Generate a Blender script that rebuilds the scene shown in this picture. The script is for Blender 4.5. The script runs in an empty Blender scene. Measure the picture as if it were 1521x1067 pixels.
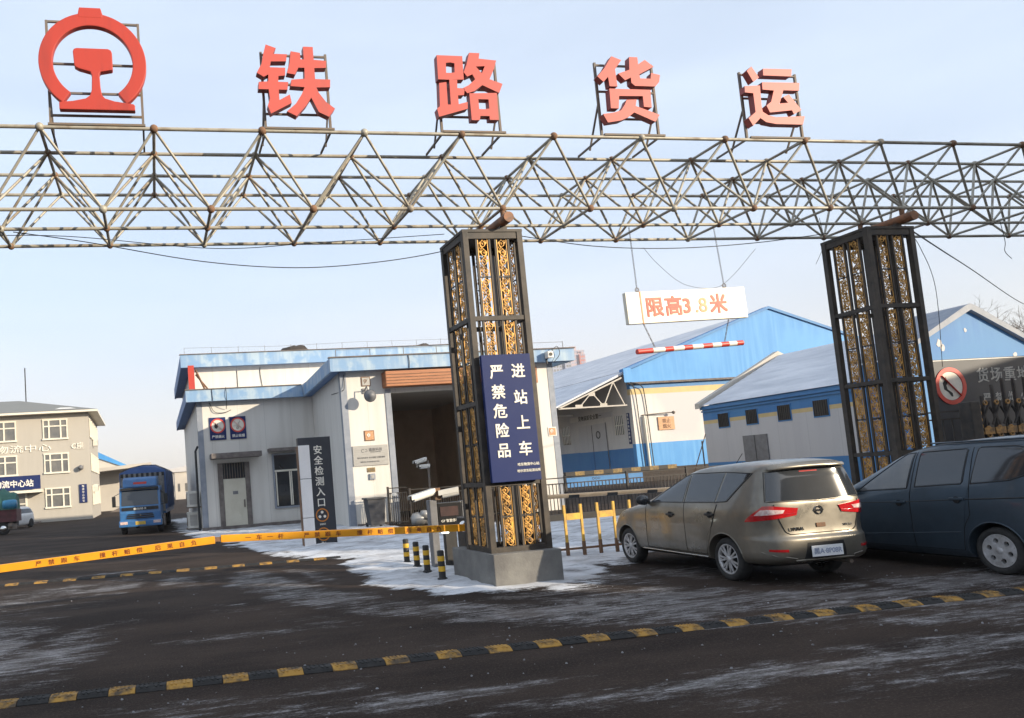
import bpy, bmesh, math, random
from mathutils import Vector, Matrix, noise
random.seed(7)
C = bpy.context.scene.collection
sc = bpy.context.scene
rad = math.radians

# ------------------------------------------------------------------ camera
EYE = 1.82
cam = bpy.data.objects.new('camera', bpy.data.cameras.new('camera'))
C.objects.link(cam); sc.camera = cam
yaw, pitch, roll = rad(11.49), rad(4.91), rad(-4.17)
fwd = Vector((math.sin(yaw)*math.cos(pitch), math.cos(yaw)*math.cos(pitch), math.sin(pitch)))
rgt0 = Vector((math.cos(yaw), -math.sin(yaw), 0)); up0 = rgt0.cross(fwd)
rgt = math.cos(roll)*rgt0 + math.sin(roll)*up0
upv = -math.sin(roll)*rgt0 + math.cos(roll)*up0
cam.matrix_world = Matrix(((rgt.x, upv.x, -fwd.x, 0), (rgt.y, upv.y, -fwd.y, 0), (rgt.z, upv.z, -fwd.z, EYE), (0, 0, 0, 1)))
cam.data.sensor_width = 36; cam.data.sensor_fit = 'HORIZONTAL'
cam.data.lens = 27.22
cam.data.shift_x = 0.19806; cam.data.shift_y = 0.05335
cam.data.clip_start = 0.1; cam.data.clip_end = 6000

# ------------------------------------------------------------------ sky, sun, exposure
SUN_EL, SUN_AZ = 16.5, 135.0
world = bpy.data.worlds.new('World'); sc.world = world; world.use_nodes = True
wn = world.node_tree; bg = wn.nodes['Background']
sky = wn.nodes.new('ShaderNodeTexSky'); sky.sky_type = 'NISHITA'; sky.sun_disc = False
sky.sun_elevation = rad(SUN_EL); sky.sun_rotation = rad(SUN_AZ)
sky.air_density = 1.0; sky.dust_density = 1.6; sky.ozone_density = 2.5
# thin streaky high cloud over the clear sky
wtc = wn.nodes.new('ShaderNodeTexCoord'); wmp = wn.nodes.new('ShaderNodeMapping'); wmp.inputs['Scale'].default_value = (1.0, 1.0, 5.0); wmp.inputs['Rotation'].default_value = (rad(6), rad(4), 0)
wno = wn.nodes.new('ShaderNodeTexNoise'); wno.inputs['Scale'].default_value = 1.6; wno.inputs['Detail'].default_value = 6; wno.inputs['Roughness'].default_value = .5
wmr = wn.nodes.new('ShaderNodeMapRange'); wmr.inputs['From Min'].default_value = .3; wmr.inputs['From Max'].default_value = .75; wmr.inputs['To Min'].default_value = .52; wmr.inputs['To Max'].default_value = .76
wmx = wn.nodes.new('ShaderNodeMix'); wmx.data_type = 'RGBA'; wsx = wn.nodes.new('ShaderNodeSeparateXYZ'); wn.links.new(wtc.outputs['Generated'], wsx.inputs[0])
whr = wn.nodes.new('ShaderNodeMapRange'); whr.interpolation_type = 'SMOOTHSTEP'; whr.inputs['From Min'].default_value = -.02; whr.inputs['From Max'].default_value = .30; wn.links.new(wsx.outputs['Z'], whr.inputs['Value'])
wcl = wn.nodes.new('ShaderNodeMix'); wcl.data_type = 'RGBA'; wcl.inputs['A'].default_value = (5.6, 5.1, 4.95, 1); wcl.inputs['B'].default_value = (5.0, 5.72, 6.75, 1)   # warm low haze below a pale blue veil
wn.links.new(whr.outputs[0], wcl.inputs['Factor']); wn.links.new(wcl.outputs['Result'], wmx.inputs['B'])
wn.links.new(wtc.outputs['Generated'], wmp.inputs[0]); wn.links.new(wmp.outputs[0], wno.inputs['Vector']); wn.links.new(wno.outputs['Fac'], wmr.inputs['Value']); wn.links.new(wmr.outputs[0], wmx.inputs['Factor'])
wn.links.new(sky.outputs[0], wmx.inputs['A']); wn.links.new(wmx.outputs['Result'], bg.inputs[0]); bg.inputs[1].default_value = 0.122
sun = bpy.data.objects.new('sun', bpy.data.lights.new('sun', 'SUN')); C.objects.link(sun)
sun.data.energy = 4.4; sun.data.angle = rad(0.5); sun.data.color = (1.0, 0.86, 0.66)
to_sun = Vector((math.sin(rad(SUN_AZ))*math.cos(rad(SUN_EL)), math.cos(rad(SUN_AZ))*math.cos(rad(SUN_EL)), math.sin(rad(SUN_EL))))
sun.rotation_euler = (-to_sun).to_track_quat('-Z', 'Y').to_euler()
sun.location = (20, -20, 30)
sc.view_settings.view_transform = 'Standard'; sc.view_settings.look = 'None'
sc.view_settings.gamma = 1.0; sc.view_settings.exposure = 0.72
sc.cycles.use_denoising = True
sc.cycles.max_bounces = 6; sc.cycles.volume_bounces = 0

# ------------------------------------------------------------------ materials
def pmat(name, c1, c2=None, rough=0.7, metal=0.0, scale=4.0, lo=0.35, hi=0.65, stretch=(1, 1, 1), bump=0.0, bscale=60.0, coat=0.0, spec=0.5, detail=6.0, rough2=None, emit=0.0, rnd=False):
    m = bpy.data.materials.new(name); m.use_nodes = True
    nt = m.node_tree; b = nt.nodes['Principled BSDF']
    b.inputs['Roughness'].default_value = rough; b.inputs['Metallic'].default_value = metal
    b.inputs['Specular IOR Level'].default_value = spec; b.inputs['Coat Weight'].default_value = coat
    b.inputs['Coat Roughness'].default_value = 0.06
    if emit:
        b.inputs['Emission Color'].default_value = (*c1, 1); b.inputs['Emission Strength'].default_value = emit
    tc = nt.nodes.new('ShaderNodeTexCoord')
    mp = nt.nodes.new('ShaderNodeMapping'); mp.inputs['Scale'].default_value = stretch
    nt.links.new(tc.outputs['Object'], mp.inputs[0])
    if c2 is None:
        c2 = tuple(x*0.8 for x in c1)
    n = nt.nodes.new('ShaderNodeTexNoise'); n.inputs['Scale'].default_value = scale; n.inputs['Detail'].default_value = detail; n.inputs['Roughness'].default_value = 0.62
    nt.links.new(mp.outputs[0], n.inputs['Vector'])
    if rnd:
        n.noise_dimensions = '4D'; oi = nt.nodes.new('ShaderNodeObjectInfo'); mu = nt.nodes.new('ShaderNodeMath'); mu.operation = 'MULTIPLY'; mu.inputs[1].default_value = 37.0
        nt.links.new(oi.outputs['Random'], mu.inputs[0]); nt.links.new(mu.outputs[0], n.inputs['W'])
    r = nt.nodes.new('ShaderNodeMapRange'); r.inputs['From Min'].default_value = lo; r.inputs['From Max'].default_value = hi
    nt.links.new(n.outputs['Fac'], r.inputs['Value'])
    mx = nt.nodes.new('ShaderNodeMix'); mx.data_type = 'RGBA'
    mx.inputs['A'].default_value = (*c1, 1); mx.inputs['B'].default_value = (*c2, 1)
    nt.links.new(r.outputs[0], mx.inputs['Factor']); nt.links.new(mx.outputs['Result'], b.inputs['Base Color'])
    if rough2 is not None:
        mr = nt.nodes.new('ShaderNodeMapRange'); mr.inputs['To Min'].default_value = rough; mr.inputs['To Max'].default_value = rough2
        nt.links.new(r.outputs[0], mr.inputs['Value']); nt.links.new(mr.outputs[0], b.inputs['Roughness'])
    if bump:
        n2 = nt.nodes.new('ShaderNodeTexNoise'); n2.inputs['Scale'].default_value = bscale; n2.inputs['Detail'].default_value = 4
        nt.links.new(mp.outputs[0], n2.inputs['Vector'])
        bp = nt.nodes.new('ShaderNodeBump'); bp.inputs['Strength'].default_value = bump; bp.inputs['Distance'].default_value = 0.02
        nt.links.new(n2.outputs['Fac'], bp.inputs['Height']); nt.links.new(bp.outputs[0], b.inputs['Normal'])
    return m

M = {}
M['steel_pipe'] = pmat('weathered galvanised pipe', (.37, .345, .285), (.21, .16, .115), rough=.55, metal=.15, scale=3.2, lo=.48, hi=.72, rough2=.75)
M['rust'] = pmat('rusty steel', (.24, .12, .06), (.13, .08, .05), rough=.8, scale=9)
M['orange_paint'] = pmat('orange primer', (.30, .115, .04), (.12, .06, .035), rough=.6, scale=8)
M['sign_red'] = pmat('faded red enamel', (.43, .050, .034), (.31, .045, .035), rough=.48, scale=1.6, lo=.5, hi=.8, stretch=(2.5, 1, .35), spec=.3)
M['sign_pink'] = pmat('sun bleached red enamel', (.52, .095, .075), (.40, .095, .08), rough=.48, scale=1.6, lo=.5, hi=.8, stretch=(2.5, 1, .35), spec=.3)
M['sign_side'] = pmat('dark red enamel edge', (.30, .045, .04), rough=.5)
M['frame_iron'] = pmat('dark angle iron', (.13, .125, .12), (.17, .12, .08), rough=.7, scale=6)
M['col_black'] = pmat('dusty black painted steel', (.022, .018, .015), (.058, .044, .032), rough=.6, scale=5, bump=.05)
M['gold'] = pmat('gilded iron', (.60, .33, .09), (.20, .12, .05), rough=.42, metal=.5, scale=5, lo=.48, hi=.64, rnd=True)
M['old_gilt'] = pmat('tarnished gilding', (.36, .20, .06), (.10, .065, .035), rough=.5, metal=.4, scale=7, lo=.45, hi=.62, rnd=True)
M['concrete'] = pmat('grey concrete', (.20, .195, .18), (.13, .125, .12), rough=.9, scale=2.5, bump=.25, bscale=30)
M['navy'] = pmat('navy sign sheet', (.012, .024, .105), (.018, .03, .11), rough=.55, scale=2, spec=.2)
M['white_paint'] = pmat('white paint', (.80, .78, .73), (.70, .68, .62), rough=.5, scale=3)
M['letter_white'] = pmat('white lettering', (.85, .82, .74), (.76, .72, .62), rough=.5, scale=6)
M['letter_red'] = pmat('red lettering', (.42, .030, .010), (.50, .10, .035), rough=.5, scale=4)
M['letter_faint'] = pmat('faded orange lettering', (.60, .20, .06), (.66, .34, .15), rough=.5, scale=4)
M['limit_white'] = pmat('white sign box', (.76, .75, .69), (.74, .68, .52), rough=.4, scale=1.6)
M['yellow'] = pmat('amber boom paint', (.78, .34, .012), (.70, .29, .012), rough=.4, scale=2)
M['boom_text'] = pmat('red brown lettering', (.20, .035, .012), rough=.6)
M['yellow_old'] = pmat('worn yellow paint', (.74, .44, .055), (.46, .27, .06), rough=.6, scale=7)
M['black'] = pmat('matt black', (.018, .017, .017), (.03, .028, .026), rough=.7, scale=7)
M['black_gloss'] = pmat('black plastic', (.012, .012, .014), rough=.3)
M['rubber_yellow'] = pmat('scuffed yellow rubber', (.40, .215, .035), (.075, .052, .03), rough=.75, scale=7, lo=.45, hi=.62, rnd=True, bump=.3, bscale=50)
M['rubber_black'] = pmat('scuffed black rubber', (.015, .014, .013), (.04, .036, .033), rough=.85, scale=9, lo=.5, hi=.75, rnd=True, bump=.3, bscale=50)
M['bollard_yellow'] = pmat('bollard yellow', (.78, .44, .02), (.55, .32, .03), rough=.5, scale=9)
M['grey_box'] = pmat('grey powder coat', (.17, .17, .18), (.12, .12, .125), rough=.5, scale=5)
M['cam_white'] = pmat('white camera housing', (.74, .72, .66), (.60, .58, .53), rough=.35, scale=6)
M['screen'] = pmat('unlit screen', (.09, .055, .05), (.06, .045, .045), rough=.2)
M['led'] = pmat('lit led', (.85, .95, .9), (.85, .95, .9), emit=3.0)
M['glass'] = pmat('dark window glass', (.030, .034, .040), (.020, .022, .026), rough=.06, spec=.8, scale=.8)
M['glass_pale'] = pmat('grey window glass', (.10, .105, .11), (.17, .165, .155), rough=.08, spec=.7, scale=1.3)
M['pvc'] = pmat('white window frame', (.74, .70, .60), (.66, .62, .52), rough=.5)
M['chrome'] = pmat('chrome', (.80, .79, .76), rough=.12, metal=1.0)
M['tyre'] = pmat('tyre rubber', (.016, .016, .016), (.035, .034, .033), rough=.85, scale=12)
M['rim'] = pmat('silver wheel paint', (.56, .56, .57), (.34, .33, .32), rough=.4, metal=.25, scale=10)
M['wheel_dark'] = pmat('wheel well', (.008, .008, .008), rough=.9)
M['red_lens'] = pmat('red lamp lens', (.50, .012, .015), (.36, .010, .012), rough=.12, coat=.6, scale=20)
M['clear_lens'] = pmat('clear lamp lens', (.72, .62, .58), (.50, .30, .28), rough=.12, coat=.6, scale=25)
M['champagne'] = pmat('champagne metallic paint', (.235, .214, .176), (.165, .150, .124), rough=.24, metal=.58, scale=2.2, coat=.5, rough2=.5)
M['van_blue'] = pmat('slate blue metallic paint', (.052, .079, .108), (.038, .056, .076), rough=.34, metal=.45, scale=2, coat=.45, rough2=.55)
M['mirror_black'] = pmat('black plastic trim', (.014, .014, .015), rough=.45)
M['plate_glare'] = pmat('number plate', (.84, .84, .84), (.78, .79, .81), rough=.3)  # glare on a blue plate put into a near-white base colour
M['plate_text'] = pmat('number plate lettering', (.36, .40, .52), rough=.5)
M['plate_yellow'] = pmat('yellow number plate', (.60, .40, .05), (.4, .28, .06), rough=.5, scale=8)
M['truck_blue'] = pmat('truck blue paint', (.035, .16, .38), (.03, .11, .27), rough=.4, scale=2.5, coat=.3)
M['tarp_blue'] = pmat('blue tarpaulin', (.045, .10, .27), (.07, .14, .33), rough=.75, scale=2.5, bump=.3, bscale=6)
M['tarp_snow'] = pmat('snow dusted tarpaulin', (.25, .30, .40), (.12, .15, .24), rough=.8, scale=3)
M['cargo_grey'] = pmat('dirty grey cargo rack', (.30, .29, .27), (.15, .145, .14), rough=.8, scale=5)
M['tarp_green'] = pmat('green tarpaulin', (.035, .12, .095), (.06, .16, .12), rough=.8, scale=3, bump=.6, bscale=5)
M['maroon'] = pmat('maroon cargo bed', (.11, .025, .03), (.07, .02, .022), rough=.6, scale=4)
M['barrel_blue'] = pmat('blue plastic barrel', (.04, .24, .42), rough=.4)
M['car_white'] = pmat('white car paint', (.75, .74, .72), (.66, .65, .63), rough=.3, coat=.5)
M['wood_shutter'] = pmat('brown shutter box', (.42, .17, .07), (.30, .11, .045), rough=.55, scale=2, stretch=(.6, 1, 9))
M['bin'] = pmat('dark wheelie bin', (.035, .036, .042), (.055, .055, .06), rough=.6)
M['iron'] = pmat('dark iron fence', (.020, .019, .018), (.045, .035, .028), rough=.7, scale=8)
M['peach'] = pmat('faded yellow barrier paint', (.72, .50, .29), (.60, .40, .22), rough=.5, scale=3)
M['pylon_white'] = pmat('white pylon sheet', (.84, .82, .81), (.76, .74, .73), rough=.5, scale=2)
M['pylon_dark'] = pmat('charcoal sign sheet', (.022, .025, .034), (.03, .033, .043), rough=.5)
M['icon_orange'] = pmat('orange pictogram', (.62, .22, .03), rough=.5)
M['silver_plaque'] = pmat('brushed plaque', (.40, .39, .37), (.32, .31, .29), rough=.42, metal=.3, scale=3, stretch=(1, 1, 12))
M['grey_letter'] = pmat('weathered white lettering', (.46, .44, .40), (.20, .20, .19), rough=.6, scale=9, lo=.45, hi=.7)
M['grey_text'] = pmat('dark grey lettering', (.10, .10, .11), rough=.6)
M['notice_orange'] = pmat('orange notice', (.45, .19, .07), (.55, .35, .2), rough=.6, scale=20)
M['forbid_red'] = pmat('prohibition red', (.62, .05, .035), (.55, .06, .04), rough=.45)
M['forbid_white'] = pmat('prohibition white', (.74, .68, .58), (.60, .56, .48), rough=.5, scale=6)
M['twig'] = pmat('bare twigs', (.13, .10, .075), (.09, .07, .055), rough=.9)
M['tower'] = pmat('pale apartment wall', (.42, .34, .36), (.36, .30, .34), rough=.9, scale=.02)
M['tower_lilac'] = pmat('grey lilac apartment wall', (.30, .32, .40), (.27, .29, .37), rough=.9, scale=.02)
M['tower_red'] = pmat('brick red apartment wall', (.42, .17, .15), (.36, .15, .14), rough=.9, scale=.02)
M['pale_wall'] = pmat('pale plaster wall', (.52, .48, .42), (.44, .41, .37), rough=.9, scale=.3)
M['wire'] = pmat('black cable', (.015, .015, .016), rough=.6)
M['brown_wall'] = pmat('dim tan plaster', (.54, .39, .27), (.42, .30, .20), rough=.9, scale=.8)
M['brick_dark'] = pmat('dark brick', (.06, .048, .042), (.035, .03, .027), rough=.95, scale=9, bump=.4, bscale=20)
M['door_cream'] = pmat('cream steel door', (.56, .53, .44), (.50, .47, .38), rough=.45, scale=2)
M['trim_grey'] = pmat('grey blue corner trim', (.20, .225, .27), (.27, .29, .33), rough=.6, scale=3)
M['slab'] = pmat('weathered slab', (.19, .165, .15), (.10, .085, .08), rough=.9, scale=4, bump=.3)
M['ac'] = pmat('air conditioner casing', (.66, .64, .58), (.50, .48, .43), rough=.5, scale=4)
M['kerb_yellow'] = pmat('yellow kerb paint', (.30, .20, .07), (.12, .09, .05), rough=.8, scale=6)
M['spare_black'] = M['black']  # second key for the matt black
M['caster'] = pmat('grey plaster block', (.30, .28, .26), (.24, .23, .21), rough=.9, scale=.4)

def wallmat(name, base, stain, streak=.55, seam=None, dirt=.0, blotch=None, bscale=.5):
    """painted sheet wall: vertical streaks, blotches and thin sheet seams every <seam> metres."""
    m = bpy.data.materials.new(name); m.use_nodes = True; nt = m.node_tree; b = nt.nodes['Principled BSDF']; b.inputs['Roughness'].default_value = .62
    tc = nt.nodes.new('ShaderNodeTexCoord')
    mp = nt.nodes.new('ShaderNodeMapping'); mp.inputs['Scale'].default_value = (2.2, 2.2, .16); nt.links.new(tc.outputs['Object'], mp.inputs[0])
    n = nt.nodes.new('ShaderNodeTexNoise'); n.inputs['Scale'].default_value = 1.6; n.inputs['Detail'].default_value = 7; nt.links.new(mp.outputs[0], n.inputs['Vector'])
    r = nt.nodes.new('ShaderNodeMapRange'); r.inputs['From Min'].default_value = .42; r.inputs['From Max'].default_value = .78; r.inputs['To Max'].default_value = streak; nt.links.new(n.outputs['Fac'], r.inputs['Value'])
    mx = nt.nodes.new('ShaderNodeMix'); mx.data_type = 'RGBA'; mx.inputs['A'].default_value = (*base, 1); mx.inputs['B'].default_value = (*stain, 1)
    nt.links.new(r.outputs[0], mx.inputs['Factor']); out = mx.outputs['Result']
    if blotch:
        n2 = nt.nodes.new('ShaderNodeTexNoise'); n2.inputs['Scale'].default_value = bscale; n2.inputs['Detail'].default_value = 5; nt.links.new(tc.outputs['Object'], n2.inputs['Vector'])
        r2 = nt.nodes.new('ShaderNodeMapRange'); r2.inputs['From Min'].default_value = .47; r2.inputs['From Max'].default_value = .62; nt.links.new(n2.outputs['Fac'], r2.inputs['Value'])
        m2 = nt.nodes.new('ShaderNodeMix'); m2.data_type = 'RGBA'; nt.links.new(out, m2.inputs['A']); m2.inputs['B'].default_value = (*blotch, 1); nt.links.new(r2.outputs[0], m2.inputs['Factor']); out = m2.outputs['Result']
    if seam:
        sx = nt.nodes.new('ShaderNodeSeparateXYZ'); nt.links.new(tc.outputs['Object'], sx.inputs[0])
        ad = nt.nodes.new('ShaderNodeMath'); ad.operation = 'ADD'; nt.links.new(sx.outputs['X'], ad.inputs[0]); nt.links.new(sx.outputs['Y'], ad.inputs[1])
        md = nt.nodes.new('ShaderNodeMath'); md.operation = 'PINGPONG'; md.inputs[1].default_value = seam/2; nt.links.new(ad.outputs[0], md.inputs[0])
        lt = nt.nodes.new('ShaderNodeMath'); lt.operation = 'LESS_THAN'; lt.inputs[1].default_value = .012; nt.links.new(md.outputs[0], lt.inputs[0])
        m3 = nt.nodes.new('ShaderNodeMix'); m3.data_type = 'RGBA'; nt.links.new(out, m3.inputs['A']); m3.inputs['B'].default_value = (*[x*.55 for x in base], 1)
        ml = nt.nodes.new('ShaderNodeMath'); ml.operation = 'MULTIPLY'; ml.inputs[1].default_value = .38; nt.links.new(lt.outputs[0], ml.inputs[0])
        nt.links.new(ml.outputs[0], m3.inputs['Factor']); out = m3.outputs['Result']
    nt.links.new(out, b.inputs['Base Color'])
    return m
M['white_wall'] = wallmat('white sheet wall', (.63, .605, .56), (.44, .41, .365), seam=1.15, streak=.45)
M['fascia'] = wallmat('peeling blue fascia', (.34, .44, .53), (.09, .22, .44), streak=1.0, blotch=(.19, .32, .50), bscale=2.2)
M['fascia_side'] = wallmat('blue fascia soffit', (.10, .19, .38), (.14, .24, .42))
M['ware_blue'] = wallmat('warehouse blue wall', (.045, .235, .54), (.10, .32, .60), streak=.9, blotch=(.075, .29, .60), bscale=.22)
M['ware_blue_deep'] = wallmat('warehouse deep blue wall', (.035, .165, .40), (.06, .21, .43), streak=.9, blotch=(.045, .19, .41), bscale=.5)
M['ware_white'] = wallmat('warehouse whitewash', (.60, .575, .54), (.44, .43, .42), blotch=(.46, .45, .46), bscale=.18)
M['ware_panel'] = wallmat('grey white panel wall', (.50, .49, .49), (.42, .41, .42), seam=1.6, streak=.5)
M['ware_yellow'] = pmat('warehouse yellow band', (.60, .46, .22), (.52, .40, .2), rough=.8, scale=2)
M['office_wall'] = wallmat('beige office render', (.42, .39, .34), (.365, .34, .295), streak=.5)
M['roof_snow'] = pmat('frosted grey roof', (.66, .67, .70), (.47, .49, .53), rough=.85, scale=1.2, stretch=(1, .25, 1), bump=.4, bscale=8)
M['roof_grey'] = wallmat('grey ribbed roof', (.19, .19, .175), (.15, .15, .14), seam=.5)

# ------------------------------------------------------------------ geometry helpers
class MB:
    def __init__(s): s.v = []; s.f = []; s.sm = []; s.mi = []; s.cur = 0
    def add(s, vs, fs, smooth=False):
        o = len(s.v); s.v += [Vector(p) for p in vs]
        for f in fs: s.f.append([i+o for i in f]); s.sm.append(smooth); s.mi.append(s.cur)
        return s
    def box(s, x0, x1, y0, y1, z0, z1):
        return s.add([(x0, y0, z0), (x1, y0, z0), (x1, y1, z0), (x0, y1, z0), (x0, y0, z1), (x1, y0, z1), (x1, y1, z1), (x0, y1, z1)],
                     [(0, 3, 2, 1), (4, 5, 6, 7), (0, 1, 5, 4), (1, 2, 6, 5), (2, 3, 7, 6), (3, 0, 4, 7)])
    def bar(s, p, q, w, d=None, up=(0, 0, 1)):
        """square bar from p to q, w wide and d deep"""
        p, q = Vector(p), Vector(q); d = w if d is None else d; a = (q-p).normalized(); u = Vector(up)
        if abs(a.dot(u)) > .95: u = Vector((0, 1, 0))
        x = a.cross(u).normalized()*w/2; y = x.cross(a).normalized()*d/2
        vs = [b+i*x+j*y for b in (p, q) for i, j in ((-1, -1), (1, -1), (1, 1), (-1, 1))]
        return s.add(vs, [(0, 3, 2, 1), (4, 5, 6, 7), (0, 1, 5, 4), (1, 2, 6, 5), (2, 3, 7, 6), (3, 0, 4, 7)])
    def tube(s, pts, r, n=8, r2=None, closed=False):
        pts = [Vector(p) for p in pts]; k = len(pts); rings = []; x = None
        for i, p in enumerate(pts):
            a = (pts[(i+1) % k]-pts[i-1]) if closed else (pts[min(i+1, k-1)]-pts[max(i-1, 0)])
            a.normalize()
            if x is None:
                u = Vector((0, 0, 1)) if abs(a.z) < .9 else Vector((0, 1, 0)); x = a.cross(u).normalized()
            else:
                x = (x-a*x.dot(a)); x = x.normalized() if x.length > 1e-6 else a.orthogonal().normalized()
            y = a.cross(x)
            rr = r if r2 is None else r+(r2-r)*i/max(1, k-1)
            rings.append([p+rr*(math.cos(2*math.pi*j/n)*x+math.sin(2*math.pi*j/n)*y) for j in range(n)])
        vs = [v for g in rings for v in g]; fs = []
        for i in range(k if closed else k-1):
            for j in range(n):
                a, b = i*n, ((i+1) % k)*n
                fs.append((a+j, a+(j+1) % n, b+(j+1) % n, b+j))
        s.add(vs, fs, True)
        if not closed:
            s.add(rings[0], [tuple(range(n))[::-1]]); s.add(rings[-1], [tuple(range(n))])
        return s
    def prism(s, poly, d0, d1, plane='xz'):
        """polygon extruded along the axis missing from <plane>"""
        def P(a, b, d): return {'xz': (a, d, b), 'xy': (a, b, d), 'yz': (d, a, b)}[plane]
        n = len(poly); vs = [P(a, b, d0) for a, b in poly]+[P(a, b, d1) for a, b in poly]
        return s.add(vs, [tuple(range(n)), tuple(range(2*n-1, n-1, -1))]+[(i, (i+1) % n, n+(i+1) % n, n+i) for i in range(n)])
    def lathe(s, prof, c=(0, 0, 0), axis='z', n=24, smooth=True, cap=True):
        def P(r, h, t):
            a, b = r*math.cos(t), r*math.sin(t)
            v = {'z': (a, b, h), 'x': (h, a, b), 'y': (a, h, b)}[axis]
            return (v[0]+c[0], v[1]+c[1], v[2]+c[2])
        k = len(prof); vs = [P(r, h, 2*math.pi*j/n) for r, h in prof for j in range(n)]
        fs = [(i*n+j, i*n+(j+1) % n, (i+1)*n+(j+1) % n, (i+1)*n+j) for i in range(k-1) for j in range(n)]
        s.add(vs, fs, smooth)
        if cap and prof[0][0] > 1e-5: s.add(vs[:n], [tuple(range(n))])
        if cap and prof[-1][0] > 1e-5: s.add(vs[-n:], [tuple(range(n))])
        return s
    def ball(s, c, r, n=12, k=7):
        return s.lathe([(max(1e-6, r*math.sin(math.pi*i/k)), -r*math.cos(math.pi*i/k)) for i in range(k+1)], c, 'z', n)
    def ring(s, c, ri, ro, d0, d1, n=32, plane='xz', a0=0., a1=360.):
        """flat annulus (or arc of it) extruded between d0 and d1"""
        full = abs(a1-a0) >= 359.9; k = n if full else n+1
        an = [rad(a0+(a1-a0)*i/n) for i in range(k)]
        def P(r, t, d):
            a, b = c[0]+r*math.cos(t), c[1]+r*math.sin(t)
            return {'xz': (a, d, b), 'xy': (a, b, d), 'yz': (d, a, b)}[plane]
        vs = [P(r, t, d) for t in an for r, d in ((ri, d0), (ro, d0), (ro, d1), (ri, d1))]
        fs = []
        for i in range(n):
            a, b = 4*i, 4*((i+1) % k)
            fs += [(a+j, a+(j+1) % 4, b+(j+1) % 4, b+j) for j in range(4)]
        if not full: fs += [(0, 1, 2, 3), tuple(4*(k-1)+j for j in (3, 2, 1, 0))]
        return s.add(vs, fs)
    def grid(s, rows, smooth=True, two=False):
        n = len(rows[0]); vs = [p for g in rows for p in g]
        return s.add(vs, [(i*n+j, i*n+j+1, (i+1)*n+j+1, (i+1)*n+j) for i in range(len(rows)-1) for j in range(n-1)], smooth)
    def text(s, body, c, size, ext=.01, off=.0, x=(1, 0, 0), up=(0, 0, 1), sx=1.0, space=1.0):
        c, x, up = Vector(c), Vector(x).normalized(), Vector(up).normalized(); nrm = x.cross(up)
        vs, fs = text_geo(body, 0.0, space)
        sh = [(0, 0)] if not off else [(-1, -1), (1, -1), (-1, 1), (1, 1), (0, 0)]
        for k, (a, b) in enumerate(sh):
            s.add([c+x*((v[0]+a*off)*size*sx)+up*((v[1]-.37+b*off)*size)+nrm*(v[2]*ext*(1+.12*k)) for v in vs], fs)
        return s

_tg = {}
def text_geo(body, off, space):
    k = (body, off, space)
    if k not in _tg:
        cu = bpy.data.curves.new('lettering', 'FONT'); cu.body = body; cu.size = 1; cu.align_x = 'CENTER'; cu.extrude = .5; cu.offset = off; cu.space_character = space
        cu.resolution_u = 3
        ob = bpy.data.objects.new('lettering', cu); C.objects.link(ob); bpy.context.view_layer.update()
        me = bpy.data.meshes.new_from_object(ob.evaluated_get(bpy.context.evaluated_depsgraph_get()))
        _tg[k] = ([(v.co.x, v.co.y, v.co.z+.5) for v in me.vertices], [tuple(p.vertices) for p in me.polygons])
        bpy.data.objects.remove(ob); bpy.data.curves.remove(cu); bpy.data.meshes.remove(me)
    return _tg[k]

def inv(o):
    m = Matrix.Identity(4)
    while o is not None:
        m = o.matrix_basis @ m; o = o.parent
    return m.inverted()

def obj(name, mb, mats, parent=None, local=False, bevel=0.0, weld=False, label=None, seg=2):
    if not isinstance(mats, (list, tuple)): mats = [mats]
    me = bpy.data.meshes.new(name)
    vs = mb.v
    if parent is not None and not local:
        im = inv(parent); vs = [im @ v for v in vs]
    me.from_pydata([tuple(v) for v in vs], [], mb.f)
    for m in mats: me.materials.append(M[m] if isinstance(m, str) else m)
    for p, a, b in zip(me.polygons, mb.sm, mb.mi): p.use_smooth = a; p.material_index = b
    bm = bmesh.new(); bm.from_mesh(me)
    if weld or bevel: bmesh.ops.remove_doubles(bm, verts=bm.verts, dist=1e-5)
    bmesh.ops.recalc_face_normals(bm, faces=bm.faces)
    if bevel:
        es = [e for e in bm.edges if len(e.link_faces) == 2 and e.calc_face_angle(0) > rad(35)]
        bmesh.ops.bevel(bm, geom=es, offset=bevel, segments=seg, affect='EDGES', profile=.6, clamp_overlap=True)
    bm.to_mesh(me); bm.free()
    o = bpy.data.objects.new(name, me); C.objects.link(o)
    if parent is not None: o.parent = parent
    if label: o['label'] = label
    return o

def tag(o, label, cat, group=None):
    o['label'] = label; o['category'] = cat
    if group: o['group'] = group
    return o

def thing(name, label, cat, loc=(0, 0, 0), rz=0.0, group=None):
    o = bpy.data.objects.new(name, None); o.empty_display_size = .2; C.objects.link(o)
    o.location = loc; o.rotation_euler = (0, 0, rz); o.matrix_basis = Matrix.LocRotScale(Vector(loc), Matrix.Rotation(rz, 3, 'Z'), None)
    return tag(o, label, cat, group)

def struct(o, kind='structure'):
    o['kind'] = kind; return o

def lerp(a, b, t): return a+(b-a)*t
def interp(xs, ys, x):
    if x <= xs[0]: return ys[0]
    for i in range(len(xs)-1):
        if x <= xs[i+1]: return lerp(ys[i], ys[i+1], (x-xs[i])/(xs[i+1]-xs[i]))
    return ys[-1]
def catmull(pts, k=8):
    pts = [Vector(p) for p in pts]; out = []
    for i in range(len(pts)-1):
        a, b, c, d = pts[max(i-1, 0)], pts[i], pts[i+1], pts[min(i+2, len(pts)-1)]
        for j in range(k):
            t = j/k; out.append(.5*((2*b)+(c-a)*t+(2*a-5*b+4*c-d)*t*t+(3*b-a-3*c+d)*t**3))
    return out+[pts[-1]]

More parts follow.
